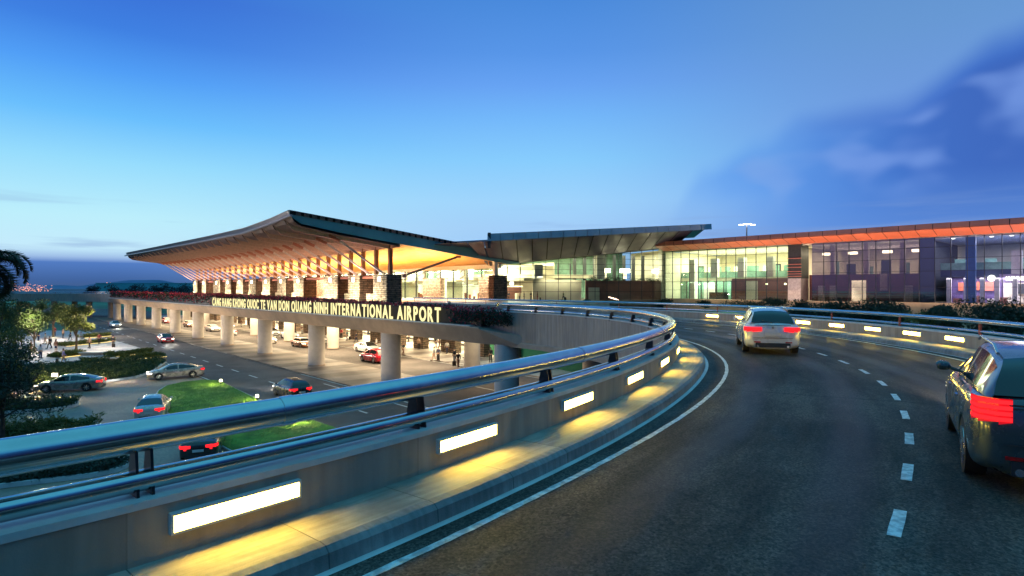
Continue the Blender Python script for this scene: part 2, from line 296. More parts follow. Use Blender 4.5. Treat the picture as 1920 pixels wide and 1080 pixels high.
# ------------------------------------------------------------------ mesh builder
class MB:
    def __init__(s): s.v = []; s.f = []; s.uv = []; s.hasuv = False
    def quad(s, pts, uvs=None):
        i = len(s.v); s.v += [Vector(p) for p in pts]; s.f.append(tuple(range(i, i+len(pts)))); s.uv.append(uvs)
        if uvs: s.hasuv = True
    def box(s, c, d, M_=None, rot=0, uvm=False):
        x, y, z = (k/2 for k in d); rm = Matrix.Rotation(rot, 3, 'Z'); P = []
        for sx, sy, sz in ((-1,-1,-1),(1,-1,-1),(1,1,-1),(-1,1,-1),(-1,-1,1),(1,-1,1),(1,1,1),(-1,1,1)):
            p = rm @ Vector((sx*x, sy*y, sz*z)); P.append((M_ @ p if M_ else p) + Vector(c))
        for q in ((0,3,2,1),(4,5,6,7),(0,1,5,4),(1,2,6,5),(2,3,7,6),(3,0,4,7)):
            uvs = None
            if uvm:
                a = P[q[0]]; bb = P[q[1]]; dd = P[q[3]]
                if q in ((0,3,2,1),(4,5,6,7)): uvs = [(p.x, p.y) for p in (P[k] for k in q)]
                else:
                    e = (bb-a).length; h = (dd-a).length; off = a.x*.7+a.y*.31
                    uvs = [(off, a.z), (off+e, a.z), (off+e, a.z+h), (off, a.z+h)]
            s.quad([P[k] for k in q], uvs)
        return s
    def ubox(s, u0, u1, v0, v1, z0, z1, uvm=False):        # box in the terminal's frame
        return s.box(W((u0+u1)/2, (v0+v1)/2, (z0+z1)/2), (abs(u1-u0), abs(v1-v0), abs(z1-z0)), rot=ANG_A, uvm=uvm)
    def bar(s, a, b, w, h=None, up=Vector((0, 0, 1))):
        a = Vector(a); b = Vector(b); h = h or w; d = (b-a).normalized(); x = d.cross(up)
        if x.length < 1e-4: x = Vector((1, 0, 0))
        x.normalize(); y = x.cross(d); P = []
        for p in (a, b):
            for sx, sy in ((-1,-1),(1,-1),(1,1),(-1,1)): P.append(p + x*sx*w/2 + y*sy*h/2)
        for q in ((0,1,2,3),(7,6,5,4),(0,4,5,1),(1,5,6,2),(2,6,7,3),(3,7,4,0)): s.quad([P[k] for k in q])
        return s
    def cyl(s, a, b, r0, r1=None, n=16, cap=True):
        a = Vector(a); b = Vector(b); r1 = r0 if r1 is None else r1; d = (b-a).normalized(); x = d.cross(Vector((0, 0, 1)))
        if x.length < 1e-3: x = Vector((1, 0, 0))
        x.normalize(); y = d.cross(x); i = len(s.v)
        for p, r in ((a, r0), (b, r1)):
            for k in range(n): t = 2*math.pi*k/n; s.v.append(p + (x*math.cos(t)+y*math.sin(t))*r)
        for k in range(n): s.f.append((i+k, i+(k+1) % n, i+n+(k+1) % n, i+n+k)); s.uv.append(None)
        if cap: s.f.append(tuple(i+k for k in range(n))[::-1]); s.uv.append(None); s.f.append(tuple(i+n+k for k in range(n))); s.uv.append(None)
        return s
    def tube(s, pts, rad, n=12, cap=True):
        i = len(s.v); m = len(pts)
        for j, p in enumerate(pts):
            p = Vector(p); d = (Vector(pts[min(j+1, m-1)])-Vector(pts[max(j-1, 0)])).normalized(); x = d.cross(Vector((0, 0, 1)))
            if x.length < 1e-3: x = Vector((1, 0, 0))
            x.normalize(); y = d.cross(x); r = rad[j] if isinstance(rad, (list, tuple)) else rad
            for k in range(n): t = 2*math.pi*k/n; s.v.append(p + (x*math.cos(t)+y*math.sin(t))*r)
        for j in range(m-1):
            for k in range(n): s.f.append((i+j*n+k, i+j*n+(k+1) % n, i+(j+1)*n+(k+1) % n, i+(j+1)*n+k)); s.uv.append(None)
        if cap: s.f.append(tuple(i+k for k in range(n))[::-1]); s.uv.append(None); s.f.append(tuple(i+(m-1)*n+k for k in range(n))); s.uv.append(None)
        return s
    def sweep(s, path, prof, closed=False, z=None):
        """path: list of (x, y, length, nx, ny); prof: (offset, z) points"""
        i = len(s.v); m = len(prof); run = [0]
        for a, b in zip(prof, prof[1:]): run.append(run[-1]+math.hypot(b[0]-a[0], b[1]-a[1]))
        for (x, y, l, nx, ny) in path:
            for o, zc in prof: s.v.append(Vector((x+nx*o, y+ny*o, zc)))
        for j in range(len(path)-1):
            for k in range(m if closed else m-1):
                k2 = (k+1) % m; s.f.append((i+j*m+k, i+j*m+k2, i+(j+1)*m+k2, i+(j+1)*m+k))
                r1 = run[k+1] if k+1 < m else run[k]+.1
                s.uv.append([(path[j][2], run[k]), (path[j][2], r1), (path[j+1][2], r1), (path[j+1][2], run[k])])
        if closed:
            s.f.append(tuple(i+k for k in range(m))[::-1]); s.uv.append(None); s.f.append(tuple(i+(len(path)-1)*m+k for k in range(m))); s.uv.append(None)
        s.hasuv = True; return s
    def poly(s, pts, z0, z1=None, side=True):
        """flat polygon; z1 gives it thickness"""
        top = z1 if z1 is not None else z0
        s.quad([(p[0], p[1], top) for p in pts], [(p[0], p[1]) for p in pts])
        if z1 is not None and side:
            n = len(pts); l = 0
            for k in range(n):
                a, b = pts[k], pts[(k+1) % n]; d = math.hypot(b[0]-a[0], b[1]-a[1])
                s.quad([(a[0], a[1], z0), (b[0], b[1], z0), (b[0], b[1], z1), (a[0], a[1], z1)], [(l, 0), (l+d, 0), (l+d, z1-z0), (l, z1-z0)]); l += d
        return s
    def build(s, name, m, parent=None, smooth=False, sharp=35, local=False, loc=None):
        me = bpy.data.meshes.new(name); V = s.v
        if parent is not None and not local: off = parent_world(parent); V = [p-off for p in V]
        elif parent is None and V and loc is None:
            xs = [p.x for p in V]; ys = [p.y for p in V]; zs = [p.z for p in V]; loc = Vector(((min(xs)+max(xs))/2, (min(ys)+max(ys))/2, min(zs))); V = [p-loc for p in V]
        me.from_pydata([tuple(p) for p in V], [], s.f)
        if s.hasuv:
            lay = me.uv_layers.new(name='UVMap'); d = lay.data; k = 0
            for f, uv in zip(s.f, s.uv):
                for j in range(len(f)):
                    if uv: d[k].uv = uv[j]
                    k += 1
        me.materials.append(m)
        if smooth:
            for p in me.polygons: p.use_smooth = True
            try: me.set_sharp_from_angle(angle=R(sharp))
            except Exception: pass
        o = bpy.data.objects.new(name, me); col.objects.link(o)
        if parent is not None: o.parent = parent
        elif loc is not None: o.location = loc
        return o
def parent_world(p):
    o = Vector((0, 0, 0))
    while p is not None: o += p.location; p = p.parent
    return o
def tag(o, label=None, cat=None, group=None, kind=None):
    if label: o['label'] = label
    if cat: o['category'] = cat
    if group: o['group'] = group
    if kind: o['kind'] = kind
    return o
def thing(name, label, cat, loc=(0, 0, 0), rz=0, group=None):
    o = bpy.data.objects.new(name, None); o.empty_display_size = .2; col.objects.link(o); o.location = loc; o.rotation_euler = (0, 0, rz); return tag(o, label, cat, group)
def struct(name, mb, m, **k): return tag(mb.build(name, m, **k), kind='structure')
def kids(o): return [c for c in bpy.data.objects if c.parent == o]
def dup(o, parent=None):
    c = o.copy(); col.objects.link(c); c.parent = parent
    for ch in o.children: dup(ch, c)
    return c
ORD = ['nearest', 'second', 'third', 'fourth', 'fifth', 'sixth', 'seventh', 'eighth', 'ninth', 'tenth', 'eleventh', 'twelfth', 'thirteenth', 'fourteenth', 'fifteenth', 'sixteenth']
def area(name, loc, sx, sy, power, c, down=True, rz=0):
    l = bpy.data.lights.new(name, 'AREA'); l.shape = 'RECTANGLE'; l.size = sx; l.size_y = sy; l.energy = power; l.color = c
    o = bpy.data.objects.new(name, l); col.objects.link(o); o.location = loc; o.rotation_euler = (0 if down else math.pi, 0, rz); return o
def point(name, loc, power, c, r=.15):
    l = bpy.data.lights.new(name, 'POINT'); l.energy = power; l.color = c; l.shadow_soft_size = r
    o = bpy.data.objects.new(name, l); col.objects.link(o); o.location = loc; return o

# ------------------------------------------------------------------ the ramp's line (face of the inner parapet)
def make_path():
    C = Vector((-17.55, 26.1)); pts = []
    th = 21.5; p = C + 24*Vector((math.cos(R(th)), -math.sin(R(th)))); q = p.copy(); h = th; back = []
    for k in range(60):
        h2 = h + .5/43*57.2958; hm = (h+h2)/2; q = q - .5*Vector((math.sin(R(hm)), math.cos(R(hm)))); h = h2; back.append((q.copy(), h))
    pts = back[::-1]
    n = 54
    for k in range(n+1):
        t = th + (-42.3-th)*k/n; pts.append((C + 24*Vector((math.cos(R(t)), -math.sin(R(t)))), t))
    e = pts[-1][0].copy(); h = -42.27; d = Vector((math.sin(R(h)), math.cos(R(h))))
    for k in range(1, 43): pts.append((e + d*4*k, h))
    e = pts[-1][0].copy()
    for k in range(1, 25):
        h2 = h - 2.2; hm = (h+h2)/2; e = e + 2.0*Vector((math.sin(R(hm)), math.cos(R(hm)))); h = h2; pts.append((e.copy(), h))
    d = Vector((math.sin(R(h)), math.cos(R(h))))
    for k in range(1, 20): pts.append((e + d*8*k, h))
    out = []; l = 0
    for j, (p, h) in enumerate(pts):
        if j: l += (p-pts[j-1][0]).length
        out.append((p.x, p.y, l, math.cos(R(h)), -math.sin(R(h))))
    return out
PATH = make_path()
S_ARC0 = 30.0; S_ARC1 = PATH[60+54][2]                       # start / end of the tight bend
def at(s, n=0.0, z=0.0):
    for a, b in zip(PATH, PATH[1:]):
        if a[2] <= s <= b[2]:
            t = (s-a[2])/(b[2]-a[2]); x = a[0]+(b[0]-a[0])*t; y = a[1]+(b[1]-a[1])*t; nx = a[3]+(b[3]-a[3])*t; ny = a[4]+(b[4]-a[4])*t
            k = math.hypot(nx, ny); nx /= k; ny /= k
            return Vector((x+nx*n, y+ny*n, z)), Vector((-ny, nx, 0)), Vector((nx, ny, 0))   # point, heading, right-hand normal
    return at(PATH[-1][2]-.01, n, z)
def sub(s0, s1): return [p for p in PATH if s0 <= p[2] <= s1]
S_END = PATH[-1][2]; S_DECKEND = S_ARC1 + 168
ROAD = 6.6
S_OUT = S_ARC1 + 34                                            # where the outer parapet stops

# ================================================================== LARGE STRUCTURE
# ---- ground
g = MB(); g.quad([(-6000, -600, 0), (6000, -600, 0), (6000, 9000, 0), (-6000, 9000, 0)]); struct('ground', g, M['field'], loc=Vector((0, 0, 0)))
def brick_floor():
    m = mat('brick_paving', (.42, .30, .22), .6, var=.25, vs=.25); t = m.node_tree; b = t.nodes['Principled BSDF']; src = b.inputs['Base Color'].links[0].from_socket
    g = t.nodes.new('ShaderNodeTexCoord'); mpn = t.nodes.new('ShaderNodeMapping'); mpn.inputs['Rotation'].default_value = (0, 0, R(35)); L(t, g.outputs['Object'], mpn.inputs[0])
    br = t.nodes.new('ShaderNodeTexBrick'); br.inputs['Scale'].default_value = 3.2; br.inputs['Color1'].default_value = (1.1, 1.05, 1, 1); br.inputs['Color2'].default_value = (.75, .75, .8, 1); br.inputs['Mortar'].default_value = (.45, .45, .45, 1); br.inputs['Mortar Size'].default_value = .03
    L(t, mpn.outputs[0], br.inputs[0]); L(t, mixc(t, 1.0, src, br.outputs[0], 'MULTIPLY'), b.inputs['Base Color']); return m
M['brick'] = brick_floor()
g = MB(); g.poly([W(-40, 16.7), W(62, 16.7), G(305, 676), G(60, 682), G(-260, 700), (-90, 20), (-60, -30), (0, -40)], .02); struct('pavement', g, M['brick'])
g = MB(); g.poly([W(-40, 16.4), W(-40, 48), W(300, 48), W(300, 16.4)], .03); struct('lower_road', g, M['asph2'])
g = MB(); g.poly([W(300, 18), W(300, 46), (-420, 320), (-520, 300), (-340, 190)], .05); struct('road_beyond', g, M['asph2'])
g = MB(); g.poly([(-150, 150), (-600, 330), (-640, 300), (-165, 132)], .07); struct('link_road', g, M['asph2'])
# pale footways below the deck
g = MB()
g.poly([W(44, 25.0), W(215, 25.0), W(215, 32.6), W(50, 32.6)], .0, .14); ISL = g
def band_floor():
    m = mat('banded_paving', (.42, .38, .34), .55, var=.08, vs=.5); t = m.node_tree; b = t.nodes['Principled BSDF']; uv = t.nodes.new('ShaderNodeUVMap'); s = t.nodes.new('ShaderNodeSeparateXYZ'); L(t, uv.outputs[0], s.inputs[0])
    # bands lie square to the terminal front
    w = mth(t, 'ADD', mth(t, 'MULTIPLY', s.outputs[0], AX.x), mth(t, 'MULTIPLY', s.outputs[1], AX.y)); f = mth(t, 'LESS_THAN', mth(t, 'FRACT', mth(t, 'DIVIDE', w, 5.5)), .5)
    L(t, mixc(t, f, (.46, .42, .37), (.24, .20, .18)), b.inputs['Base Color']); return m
ISLM = band_floor().copy(); ISLM.name = 'island_shadow_bands'  # darker bands put shadow stripes into the island's colour
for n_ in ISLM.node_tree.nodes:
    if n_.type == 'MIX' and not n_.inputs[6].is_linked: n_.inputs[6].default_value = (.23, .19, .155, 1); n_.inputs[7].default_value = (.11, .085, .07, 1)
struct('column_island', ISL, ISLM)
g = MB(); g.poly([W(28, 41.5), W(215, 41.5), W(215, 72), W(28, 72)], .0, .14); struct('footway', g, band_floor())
# left plaza
g = MB(); g.poly([G(292, 662), W(150, 15.6), (-130, 128), (-120, 70), G(-100, 690), G(60, 686.5)], .0, .13); struct('plaza', g, mat('plaza_paving', (.42, .41, .42), .7, var=.12, vs=.5))
def strip(pts, w, z, name, m):
    g = MB()
    for a, b in pts:
        a = Vector(a[:2]); b = Vector(b[:2]); d = (b-a).normalized(); n = Vector((-d.y, d.x))*w/2; g.quad([(*(a-n), z), (*(b-n), z), (*(b+n), z), (*(a+n), z)])
    return struct(name, g, m)
strip([(G(120, 661, .13), G(230, 641, .13)), (G(60, 648, .13), G(240, 645, .13)), (G(66, 641, .13), G(190, 650, .13)), (G(150, 655, .13), G(252, 652, .13))], .7, .145, 'plaza_bands', mat('pale_band', (.62, .6, .58), .6, var=.1))
# terrain far away
def hill(name, x0, x1, y, h, seed, m, base=0):
    rnd = random.Random(seed); g = MB(); n = 60; ph = [rnd.uniform(0, 6.28) for _ in range(5)]; rows = []
    for j in range(5):
        row = []
        for k in range(n+1):
            t = k/n; e = math.sin(math.pi*t)**.7; z = h*e*(.62+.2*math.sin(5*t+ph[0])+.1*math.sin(11*t+ph[1])+.05*math.sin(23*t+ph[2])+.03*math.sin(47*t+ph[3]))
            row.append((x0+(x1-x0)*t, y+j*220, max(0, z)*(j/2 if j <= 2 else 1-(j-2)/2)))
        rows.append(row)
    for a, b in zip(rows, rows[1:]):
        for k in range(n): g.quad([a[k], a[k+1], b[k+1], b[k]])
    return struct(name, g, m, smooth=True)
hill('hill', -5600, -3000, 5200, 60, 3, mat('far_hill', (.14, .20, .34), .95, var=.1, vs=.002))  # distance haze put into the blue hill colour
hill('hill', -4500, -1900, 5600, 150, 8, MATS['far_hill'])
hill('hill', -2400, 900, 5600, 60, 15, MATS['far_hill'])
g = MB(); g.quad([(-6000, 620, .3), (-200, 620, .3), (-200, 4700, .3), (-6000, 4700, .3)]); struct('water', g, mat('bay_water', (.03, .10, .16), .95, var=.2, vs=.01))
rnd = random.Random(5); g = MB()
for cx, wd_, n, yb, zs in ((55, 48, 150, 1500, 14), (205, 26, 40, 3200, 20)):
    for k in range(n):
        px = cx + rnd.uniform(-wd_, wd_)*rnd.uniform(.3, 1); Y = yb + rnd.uniform(-200, 300); X = (px-960)/F*Y; z = rnd.uniform(2, zs*1.6)*rnd.uniform(.3, 1)+(zs*.5 if cx > 100 else 0); s = yb/1100*rnd.uniform(.5, 1.1)
        g.box((X, Y, z), (s, s, s*.6))
tag(g.build('town_lights', M['city']), 'orange lights of a distant town along the far shore', 'town lights', kind='stuff')
g = MB(); Y = 430
for k in range(9): g.box((-305+k*40+20, Y+15, 6.1), (39.8, 30, 12.2))
g.box((-125, Y+15, 12.5), (361, 30.4, .5)); tag(g.build('long_shed', mat('teal_cladding', (.12, .50, .56), .6, var=.15, vs=.05)), 'long low teal shed beyond the trees at the left', 'building')

# ---- ramp and elevated deck: roadway slab, footways, kerbs, parapets
g = MB(); g.sweep(PATH, [(-.28, ROAD-.02), (.86, ROAD), (9.7, ROAD), (11.2, ROAD-.02), (11.2, 4.9), (-.28, 4.85)], closed=True); struct('ramp_road', g, M['asph'])
def walk_curb(name, path, n0, n1, outward):
    g = MB(); a = n1-.16*outward
    g.sweep(path, [(n0, ROAD+.2), (a, ROAD+.2)]); w = struct(name, g, M['walk'])
    c = MB(); c.sweep(path, [(a, ROAD+.2), (a+.02*outward, ROAD+.204), (n1-.05*outward, ROAD+.19), (n1, ROAD+.14), (n1+.012*outward, ROAD+.0)]); c2 = struct('kerb', c, M['curb'])
    b = MB(); b.sweep(path, [(n1+.012*outward, ROAD+.006), (n1+.10*outward, ROAD+.006)]); struct('gutter', b, M['cope'])
walk_curb('footway_inner', PATH, 0.0, .83, 1)
walk_curb('footway_outer', sub(0, S_OUT), 10.6, 9.62, -1)
def parapet(name, path, n0, n1, label, zb=4.85):
    g = MB(); s = 1 if n1 > n0 else -1
    g.sweep(path, [(n0, ROAD+.2), (n0, 7.24)] if zb is None else [(n0, ROAD+.14), (n0, 7.24), (n1, 7.24), (n1, zb), (n0, zb)], closed=True)
    w = g.build(name, M['wallc']); tag(w, label, 'parapet wall')
    c = MB(); c.sweep(path, [(n0+.015*-s, 7.243), (n0+.015*-s, 7.305), (n1+.03*s, 7.305), (n1+.03*s, 7.243)], closed=True); c.build('coping', M['cope'], w)
    return w
wall_in = parapet('parapet_wall', PATH, 0, -.34, 'smooth concrete inner parapet curving from the foreground along the deck edge')
wall_out = parapet('parapet_wall', sub(0, S_OUT), 10.6, 10.94, 'outer concrete parapet round the right side of the bend, washed pink')
# lower drip edge of the ramp girder
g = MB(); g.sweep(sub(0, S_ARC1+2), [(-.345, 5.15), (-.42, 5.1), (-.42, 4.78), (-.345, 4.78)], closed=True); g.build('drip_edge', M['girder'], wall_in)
# markings
def nvar(s):
    a = PATH_S1; t = min(1, max(0, (s-a-2)/12)); return t*t*(3-2*t)
PATH_S1 = 26.0
def ribbon(g, s0, s1, n0, n1, z, rough=0, seed=1):
    r = random.Random(seed); s = s0; prev = None
    while s <= s1+1e-6:
        j = r.uniform(-rough, rough); j2 = r.uniform(-rough, rough); e_ = -nvar_amt(n0)*(1-nvar(s)); a = at(s, n0+j+e_, z)[0]; b = at(s, n1+j2+e_, z)[0]
        if prev: g.quad([prev[0], prev[1], b, a])
        prev = (a, b); s += .15 if s < 60 else .6
nvar_amt = lambda n: .6 if 4 < n < 6 else (.26 if n < 3 else 0)
PATH_S1 = min(PATH, key=lambda a_: (a_[0]+2.5)**2+(a_[1]-5.3)**2)[2]
g = MB(); ribbon(g, 8, S_DECKEND, 1.41, 1.50, ROAD+.008, .006, 3); ribbon(g, 3, S_ARC1+30, 9.05, 9.16, ROAD+.008, .006, 4)
s = 14.2
while s < S_ARC1+150: ribbon(g, s, s+.75, 5.10, 5.22, ROAD+.008, .004, int(s*10)); s += 1.85
struct('road_markings', g, M['paint'])
g = MB(); u = 10
while u < 240: g.quad([W(u, 20.48, .045), W(u+2.4, 20.48, .045), W(u+2.4, 20.66, .045), W(u, 20.66, .045)]); u += 5.6
for a, b, v in ((30, 52.5, 23.9), (30, 60, 24.85), (30, 47, 33.4), (40, 210, 41.2), (30, 48, 36.8), (30, 240, 16.62)): g.quad([W(a, v-.08, .045), W(b, v-.08, .045), W(b, v+.08, .045), W(a, v+.08, .045)])
for k in range(5): g.quad([W(42+k*2, 24.9, .047), W(42.5+k*2, 24.9, .047), W(44.0+k*2, 26.8, .047), W(43.5+k*2, 26.8, .047)])
for (a, b) in ((G(55, 786), G(106, 782)), (G(66, 799), G(120, 794)), (G(50, 745), G(84, 743))):
    n = Vector((0, .14, 0)); g.quad([a-n+Vector((0, 0, .045)), b-n+Vector((0, 0, .045)), b+n+Vector((0, 0, .045)), a+n+Vector((0, 0, .045))])
struct('lower_road_markings', g, M['paint'])

# ---- handrails
def guard_rail(name, path_s0, path_s1, n, label, step, ph, rt=.138, rl=.088, pw=1):
    t = thing(name, label, 'guard rail', at(path_s0+12, n, 7.29)[0])
    P = [at(s_, n, 7.79)[0] for s_ in frange(path_s0, path_s1, .8)]
    g = MB(); g.tube(P, rt, 20); g.build('top_rail', M['steel'], t, smooth=True, sharp=60)
    g = MB(); g.tube([at(s_, n+.03, 7.425)[0] for s_ in frange(path_s0, path_s1, .8)], rl, 16); g.build('lower_rail', M['steel'], t, smooth=True, sharp=60)
    if pw == 1:
        for j_ in range(9):
            q0 = S_L1+.55+6*j_; g = MB(); g.tube([at(q0-.07, n, 7.79)[0], at(q0+.07, n, 7.79)[0]], rt+.008, 20); g.build('joint_sleeve', M['steel'], t, smooth=True, sharp=50)
    s_ = path_s0+ph
    while s_ < path_s1:
        p, h, r = at(s_, n, 0); g = MB()
        if pw != 1:
            g.bar(p+Vector((0, 0, 7.2)), p+Vector((0, 0, 7.76)), .05, .10); g.build('post', MATS.get('post_red_lit') or mat('post_red_lit', (.35, .08, .05), .45, .3, var=.1), t); s_ += step; continue  # red light falling on the posts is put into their colour
        for o in (-.055, .055):
            q = p+h*o
            g.quad([q+r*x+Vector((0, 0, z)) for x, z in ((-.17, 7.2), (.12, 7.2), (.055, 7.7), (-.055, 7.7))])
            for dx in (.022,): g.quad([q+h*dx+r*x+Vector((0, 0, z)) for x, z in ((-.17, 7.2), (.12, 7.2), (.055, 7.7), (-.055, 7.7))][::-1])
            for (a, b) in (((-.17, 7.2), (-.055, 7.7)), ((.12, 7.2), (.055, 7.7))): g.quad([q+r*a[0]+Vector((0, 0, a[1])), q+h*.022+r*a[0]+Vector((0, 0, a[1])), q+h*.022+r*b[0]+Vector((0, 0, b[1])), q+r*b[0]+Vector((0, 0, b[1]))])
        g.box(p+Vector((0, 0, 7.205)), (.34, .16, .03), rot=math.atan2(r.y, r.x)); g.build('post', M['dsteel'], t); s_ += step
    return t
def frange(a, b, d):
    o = []; x = a
    while x < b: o.append(x); x += d
    return o+[b]
# lamp positions along the path, from the photograph's first lamp (s of nearest path point)
def s_of(p):
    best = None
    for a in PATH:
        d = (a[0]-p[0])**2+(a[1]-p[1])**2
        if best is None or d < best[0]: best = (d, a[2])
    return best[1]
S_L1 = s_of((-2.50, 5.30)) - .12
guard_rail('guard_rail', 2, S_ARC1+1, -.2, 'polished round twin-tube guard rail sweeping across the foreground', 3.0, (S_L1-.72-2) % 3.0)
guard_rail('guard_rail', 4, S_OUT-4, 10.8, 'thinner steel guard rail on the outer side of the bend', 3.4, 1.0, .085, .05, pw=0)
guard_rail('guard_rail', S_DECKEND+3, S_END-10, -.2, 'far guard rail on the approach ramp at the left edge', 6, 1.0, .08, .05, pw=0)

# ---- box lamps in the parapets
def wall_lamp(s_, n, side, label, group):
    p, h, r = at(s_, n, 7.07); d = r*side
    t = thing('wall_lamp', label, 'wall lamp', p, math.atan2(h.y, h.x), group)
    g = MB(); 
    for z_ in (-.077, .077): g.box((0, -.02*side, z_), (1.15, .075, .02))
    for x_ in (-.565, .565): g.box((x_, -.02*side, 0), (.02, .075, .134))
    f = g.build('frame', M['cope'], t, local=True)
    g = MB(); g.box((0, 0, 0), (1.11, .05, .134)); f = g.build('diffuser', M['lampw'], t, local=True); f.location = (0, -.02*side, 0)
for k in range(-1, 12):
    nm = 'first' if k == 0 else (['nearest', 'second', 'third', 'fourth', 'fifth', 'sixth', 'seventh', 'eighth', 'ninth', 'tenth', 'eleventh', 'twelfth', 'thirteenth'][k] if k > 0 else '')
    if k < 0: continue
    wall_lamp(S_L1+3.0*k, 0, 1, 'glowing box lamp in the inner parapet, %s from the bottom left corner' % (['first', 'second', 'third', 'fourth', 'fifth', 'sixth', 'seventh', 'eighth', 'ninth', 'tenth', 'eleventh', 'twelfth'][k]), 'box lamps in the inner parapet')
S_O = s_of((4.9, 17.7))
# outer lamps: spacing measured on the outer curve
for k in range(12):
    s_ = S_O - 1.6 + k*1.86
    if s_ > S_OUT-3: break
    wall_lamp(s_, 10.6, -1, 'glowing box lamp in the outer parapet, %s from the right edge' % (['first', 'second', 'third', 'fourth', 'fifth', 'sixth', 'seventh', 'eighth', 'ninth', 'tenth', 'eleventh', 'twelfth'][k]), 'box lamps in the outer parapet')

# ---- deck fascia with planter and sign
t = thing('deck_fascia', 'long slanted deck edge over the columns, below the airport sign', 'deck edge', W(115, 28, 4.8))
g = MB(); N_ = 40; u0, u1 = 33.5, 200
prof = [(28.26, 6.12), (27.15, 6.12), (27.15, 6.0), (27.75, 4.84), (28.26, 4.84)]
for k in range(N_):
    a = u0+(u1-u0)*k/N_; b = u0+(u1-u0)*(k+1)/N_-.03
    for i_ in range(4):
        p, q = prof[i_], prof[i_+1]; g.quad([W(a, *p), W(b, *p), W(b, *q), W(a, *q)])
g.quad([W(u0, *p) for p in prof]); g.quad([W(u0, 28.26, 6.12), W(u0, 27.15, 6.0), W(u0-3.6, 28.24, 5.6)]); g.quad([W(u0, 27.15, 6.0), W(u0, 27.75, 4.84), W(u0-3.6, 28.24, 4.86), W(u0-3.6, 28.24, 5.6)])
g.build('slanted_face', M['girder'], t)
g = MB()
for k in range(N_): a = u0+1+(u1-u0-1)*k/N_; g.ubox(a, a+(u1-u0)/N_-.05, 27.08, 27.6, 6.125, 6.2)
g.build('sill', M['cope'], t)
g = MB(); g.ubox(33.8, 200, 27.62, 28.24, 6.121, 7.1); g.build('planter_box', M['dark'], t)
g = MB(); g.ubox(37, 102.5, 27.50, 27.56, 6.2, 7.42); g.build('sign_board', mat('sign_backing', (.02, .012, .008), .7, var=0), t)
# slab under the forecourt between road and hall
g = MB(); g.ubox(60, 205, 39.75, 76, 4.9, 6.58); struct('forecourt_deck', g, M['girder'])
g = MB(); g.ubox(62, 205, 44.0, 75.9, 6.585, 6.72); struct('forecourt_footway', g, mat('forecourt_paving', (.42, .38, .33), .5, var=.1, vs=.5))

sg = thing('airport_sign', 'glowing yellow capital letters naming the airport along the deck edge', 'sign', W(70, 27.4, 6.3))
TXT = 'CANG HANG KHONG QUOC TE VAN DON QUANG NINH INTERNATIONAL AIRPORT'
cache = {}
def glyph(ch):
    if ch in cache: return cache[ch]
    c = bpy.data.curves.new('glyph', 'FONT'); c.body = ch; c.size = 1.66; c.extrude = .02; c.offset = .045; c.resolution_u = 4
    o = bpy.data.objects.new('glyph', c); col.objects.link(o); dg = bpy.context.evaluated_depsgraph_get(); dg.update()
    me = bpy.data.meshes.new_from_object(o.evaluated_get(dg)); bpy.data.objects.remove(o); bpy.data.curves.remove(c)
    xs = [v.co.x for v in me.vertices]; x0, x1 = min(xs), max(xs)
    for v in me.vertices: v.co.x -= x0
    me.materials.clear(); me.materials.append(M['letter']); cache[ch] = (me, x1-x0); return cache[ch]
w_tot = 0; lay = []
for ch in TXT:
    if ch == ' ': w_tot += .62; continue
    me, w_ = glyph(ch); lay.append((me, w_tot, w_)); w_tot += w_+.30
sx = (100.6-38.4)/w_tot
for me, x, w_ in lay:
    o = bpy.data.objects.new('letter', me); col.objects.link(o); o.parent = sg
    p = W(100.6-x*sx, 27.40, 6.27)-sg.location; o.location = p; o.scale = (sx, 1, 1); o.rotation_euler = (R(90), 0, ANG_A+math.pi)

# ---- leaf helpers
def leaves(g, c, rad, n, s, rnd, flat=1.0, up=.3):
    c = Vector(c)
    for _ in range(n):
        d = Vector((rnd.gauss(0, 1), rnd.gauss(0, 1), rnd.gauss(0, 1))); d.normalize(); r = rnd.random()**.45
        p = c+Vector((d.x*rad[0]*r, d.y*rad[1]*r, d.z*rad[2]*r)); a = Vector((rnd.gauss(0, 1), rnd.gauss(0, 1), rnd.gauss(up, .8))).normalized(); b = a.cross(Vector((rnd.gauss(0, 1), rnd.gauss(0, 1), rnd.gauss(0, 1)))).normalized()
        k = s*rnd.uniform(.6, 1.3); g.quad([p-a*k, p+b*k*.42, p+a*k, p-b*k*.42])
rnd = random.Random(11)
# flowering hedge on the deck edge
g = MB(); gr = MB(); u = 33.0
while u < 199:
    sc_ = 1+max(0, (u-60))/90
    h = .55+rnd.uniform(-.1, .12) if u > 38 else .42
    hi = 7.55+.5*min(1, max(0, (u-36)/60)) + rnd.uniform(-.08, .14)
    zone = 37.5 < u < 102
    for _ in range(int(40/sc_)):
        z = hi-rnd.random()**1.3*(1.5 if not zone else .9); v = 27.75+rnd.uniform(-.5 if not zone else -.08, .55)
        p = W(u+rnd.uniform(-.6, .6), v, max(6.3, z)); a = Vector((rnd.gauss(0, 1), rnd.gauss(0, 1), rnd.gauss(.8, .8))).normalized(); b = a.cross(Vector((rnd.gauss(0, 1), rnd.gauss(0, 1), rnd.gauss(0, 1)))).normalized(); k = .12*sc_*rnd.uniform(.6, 1.3)
        tgt = g if (rnd.random() < (.75 if z > hi-.35 else .25)) else gr
        tgt.quad([p-a*k, p+b*k*.5, p+a*k, p-b*k*.5])
    u += .25*sc_
hb = tag(gr.build('flowering_hedge', M['leafd']), 'dark green hedge with red blossom along the deck edge', 'hedge', kind='stuff')
g.build('blossom', M['red'], hb)
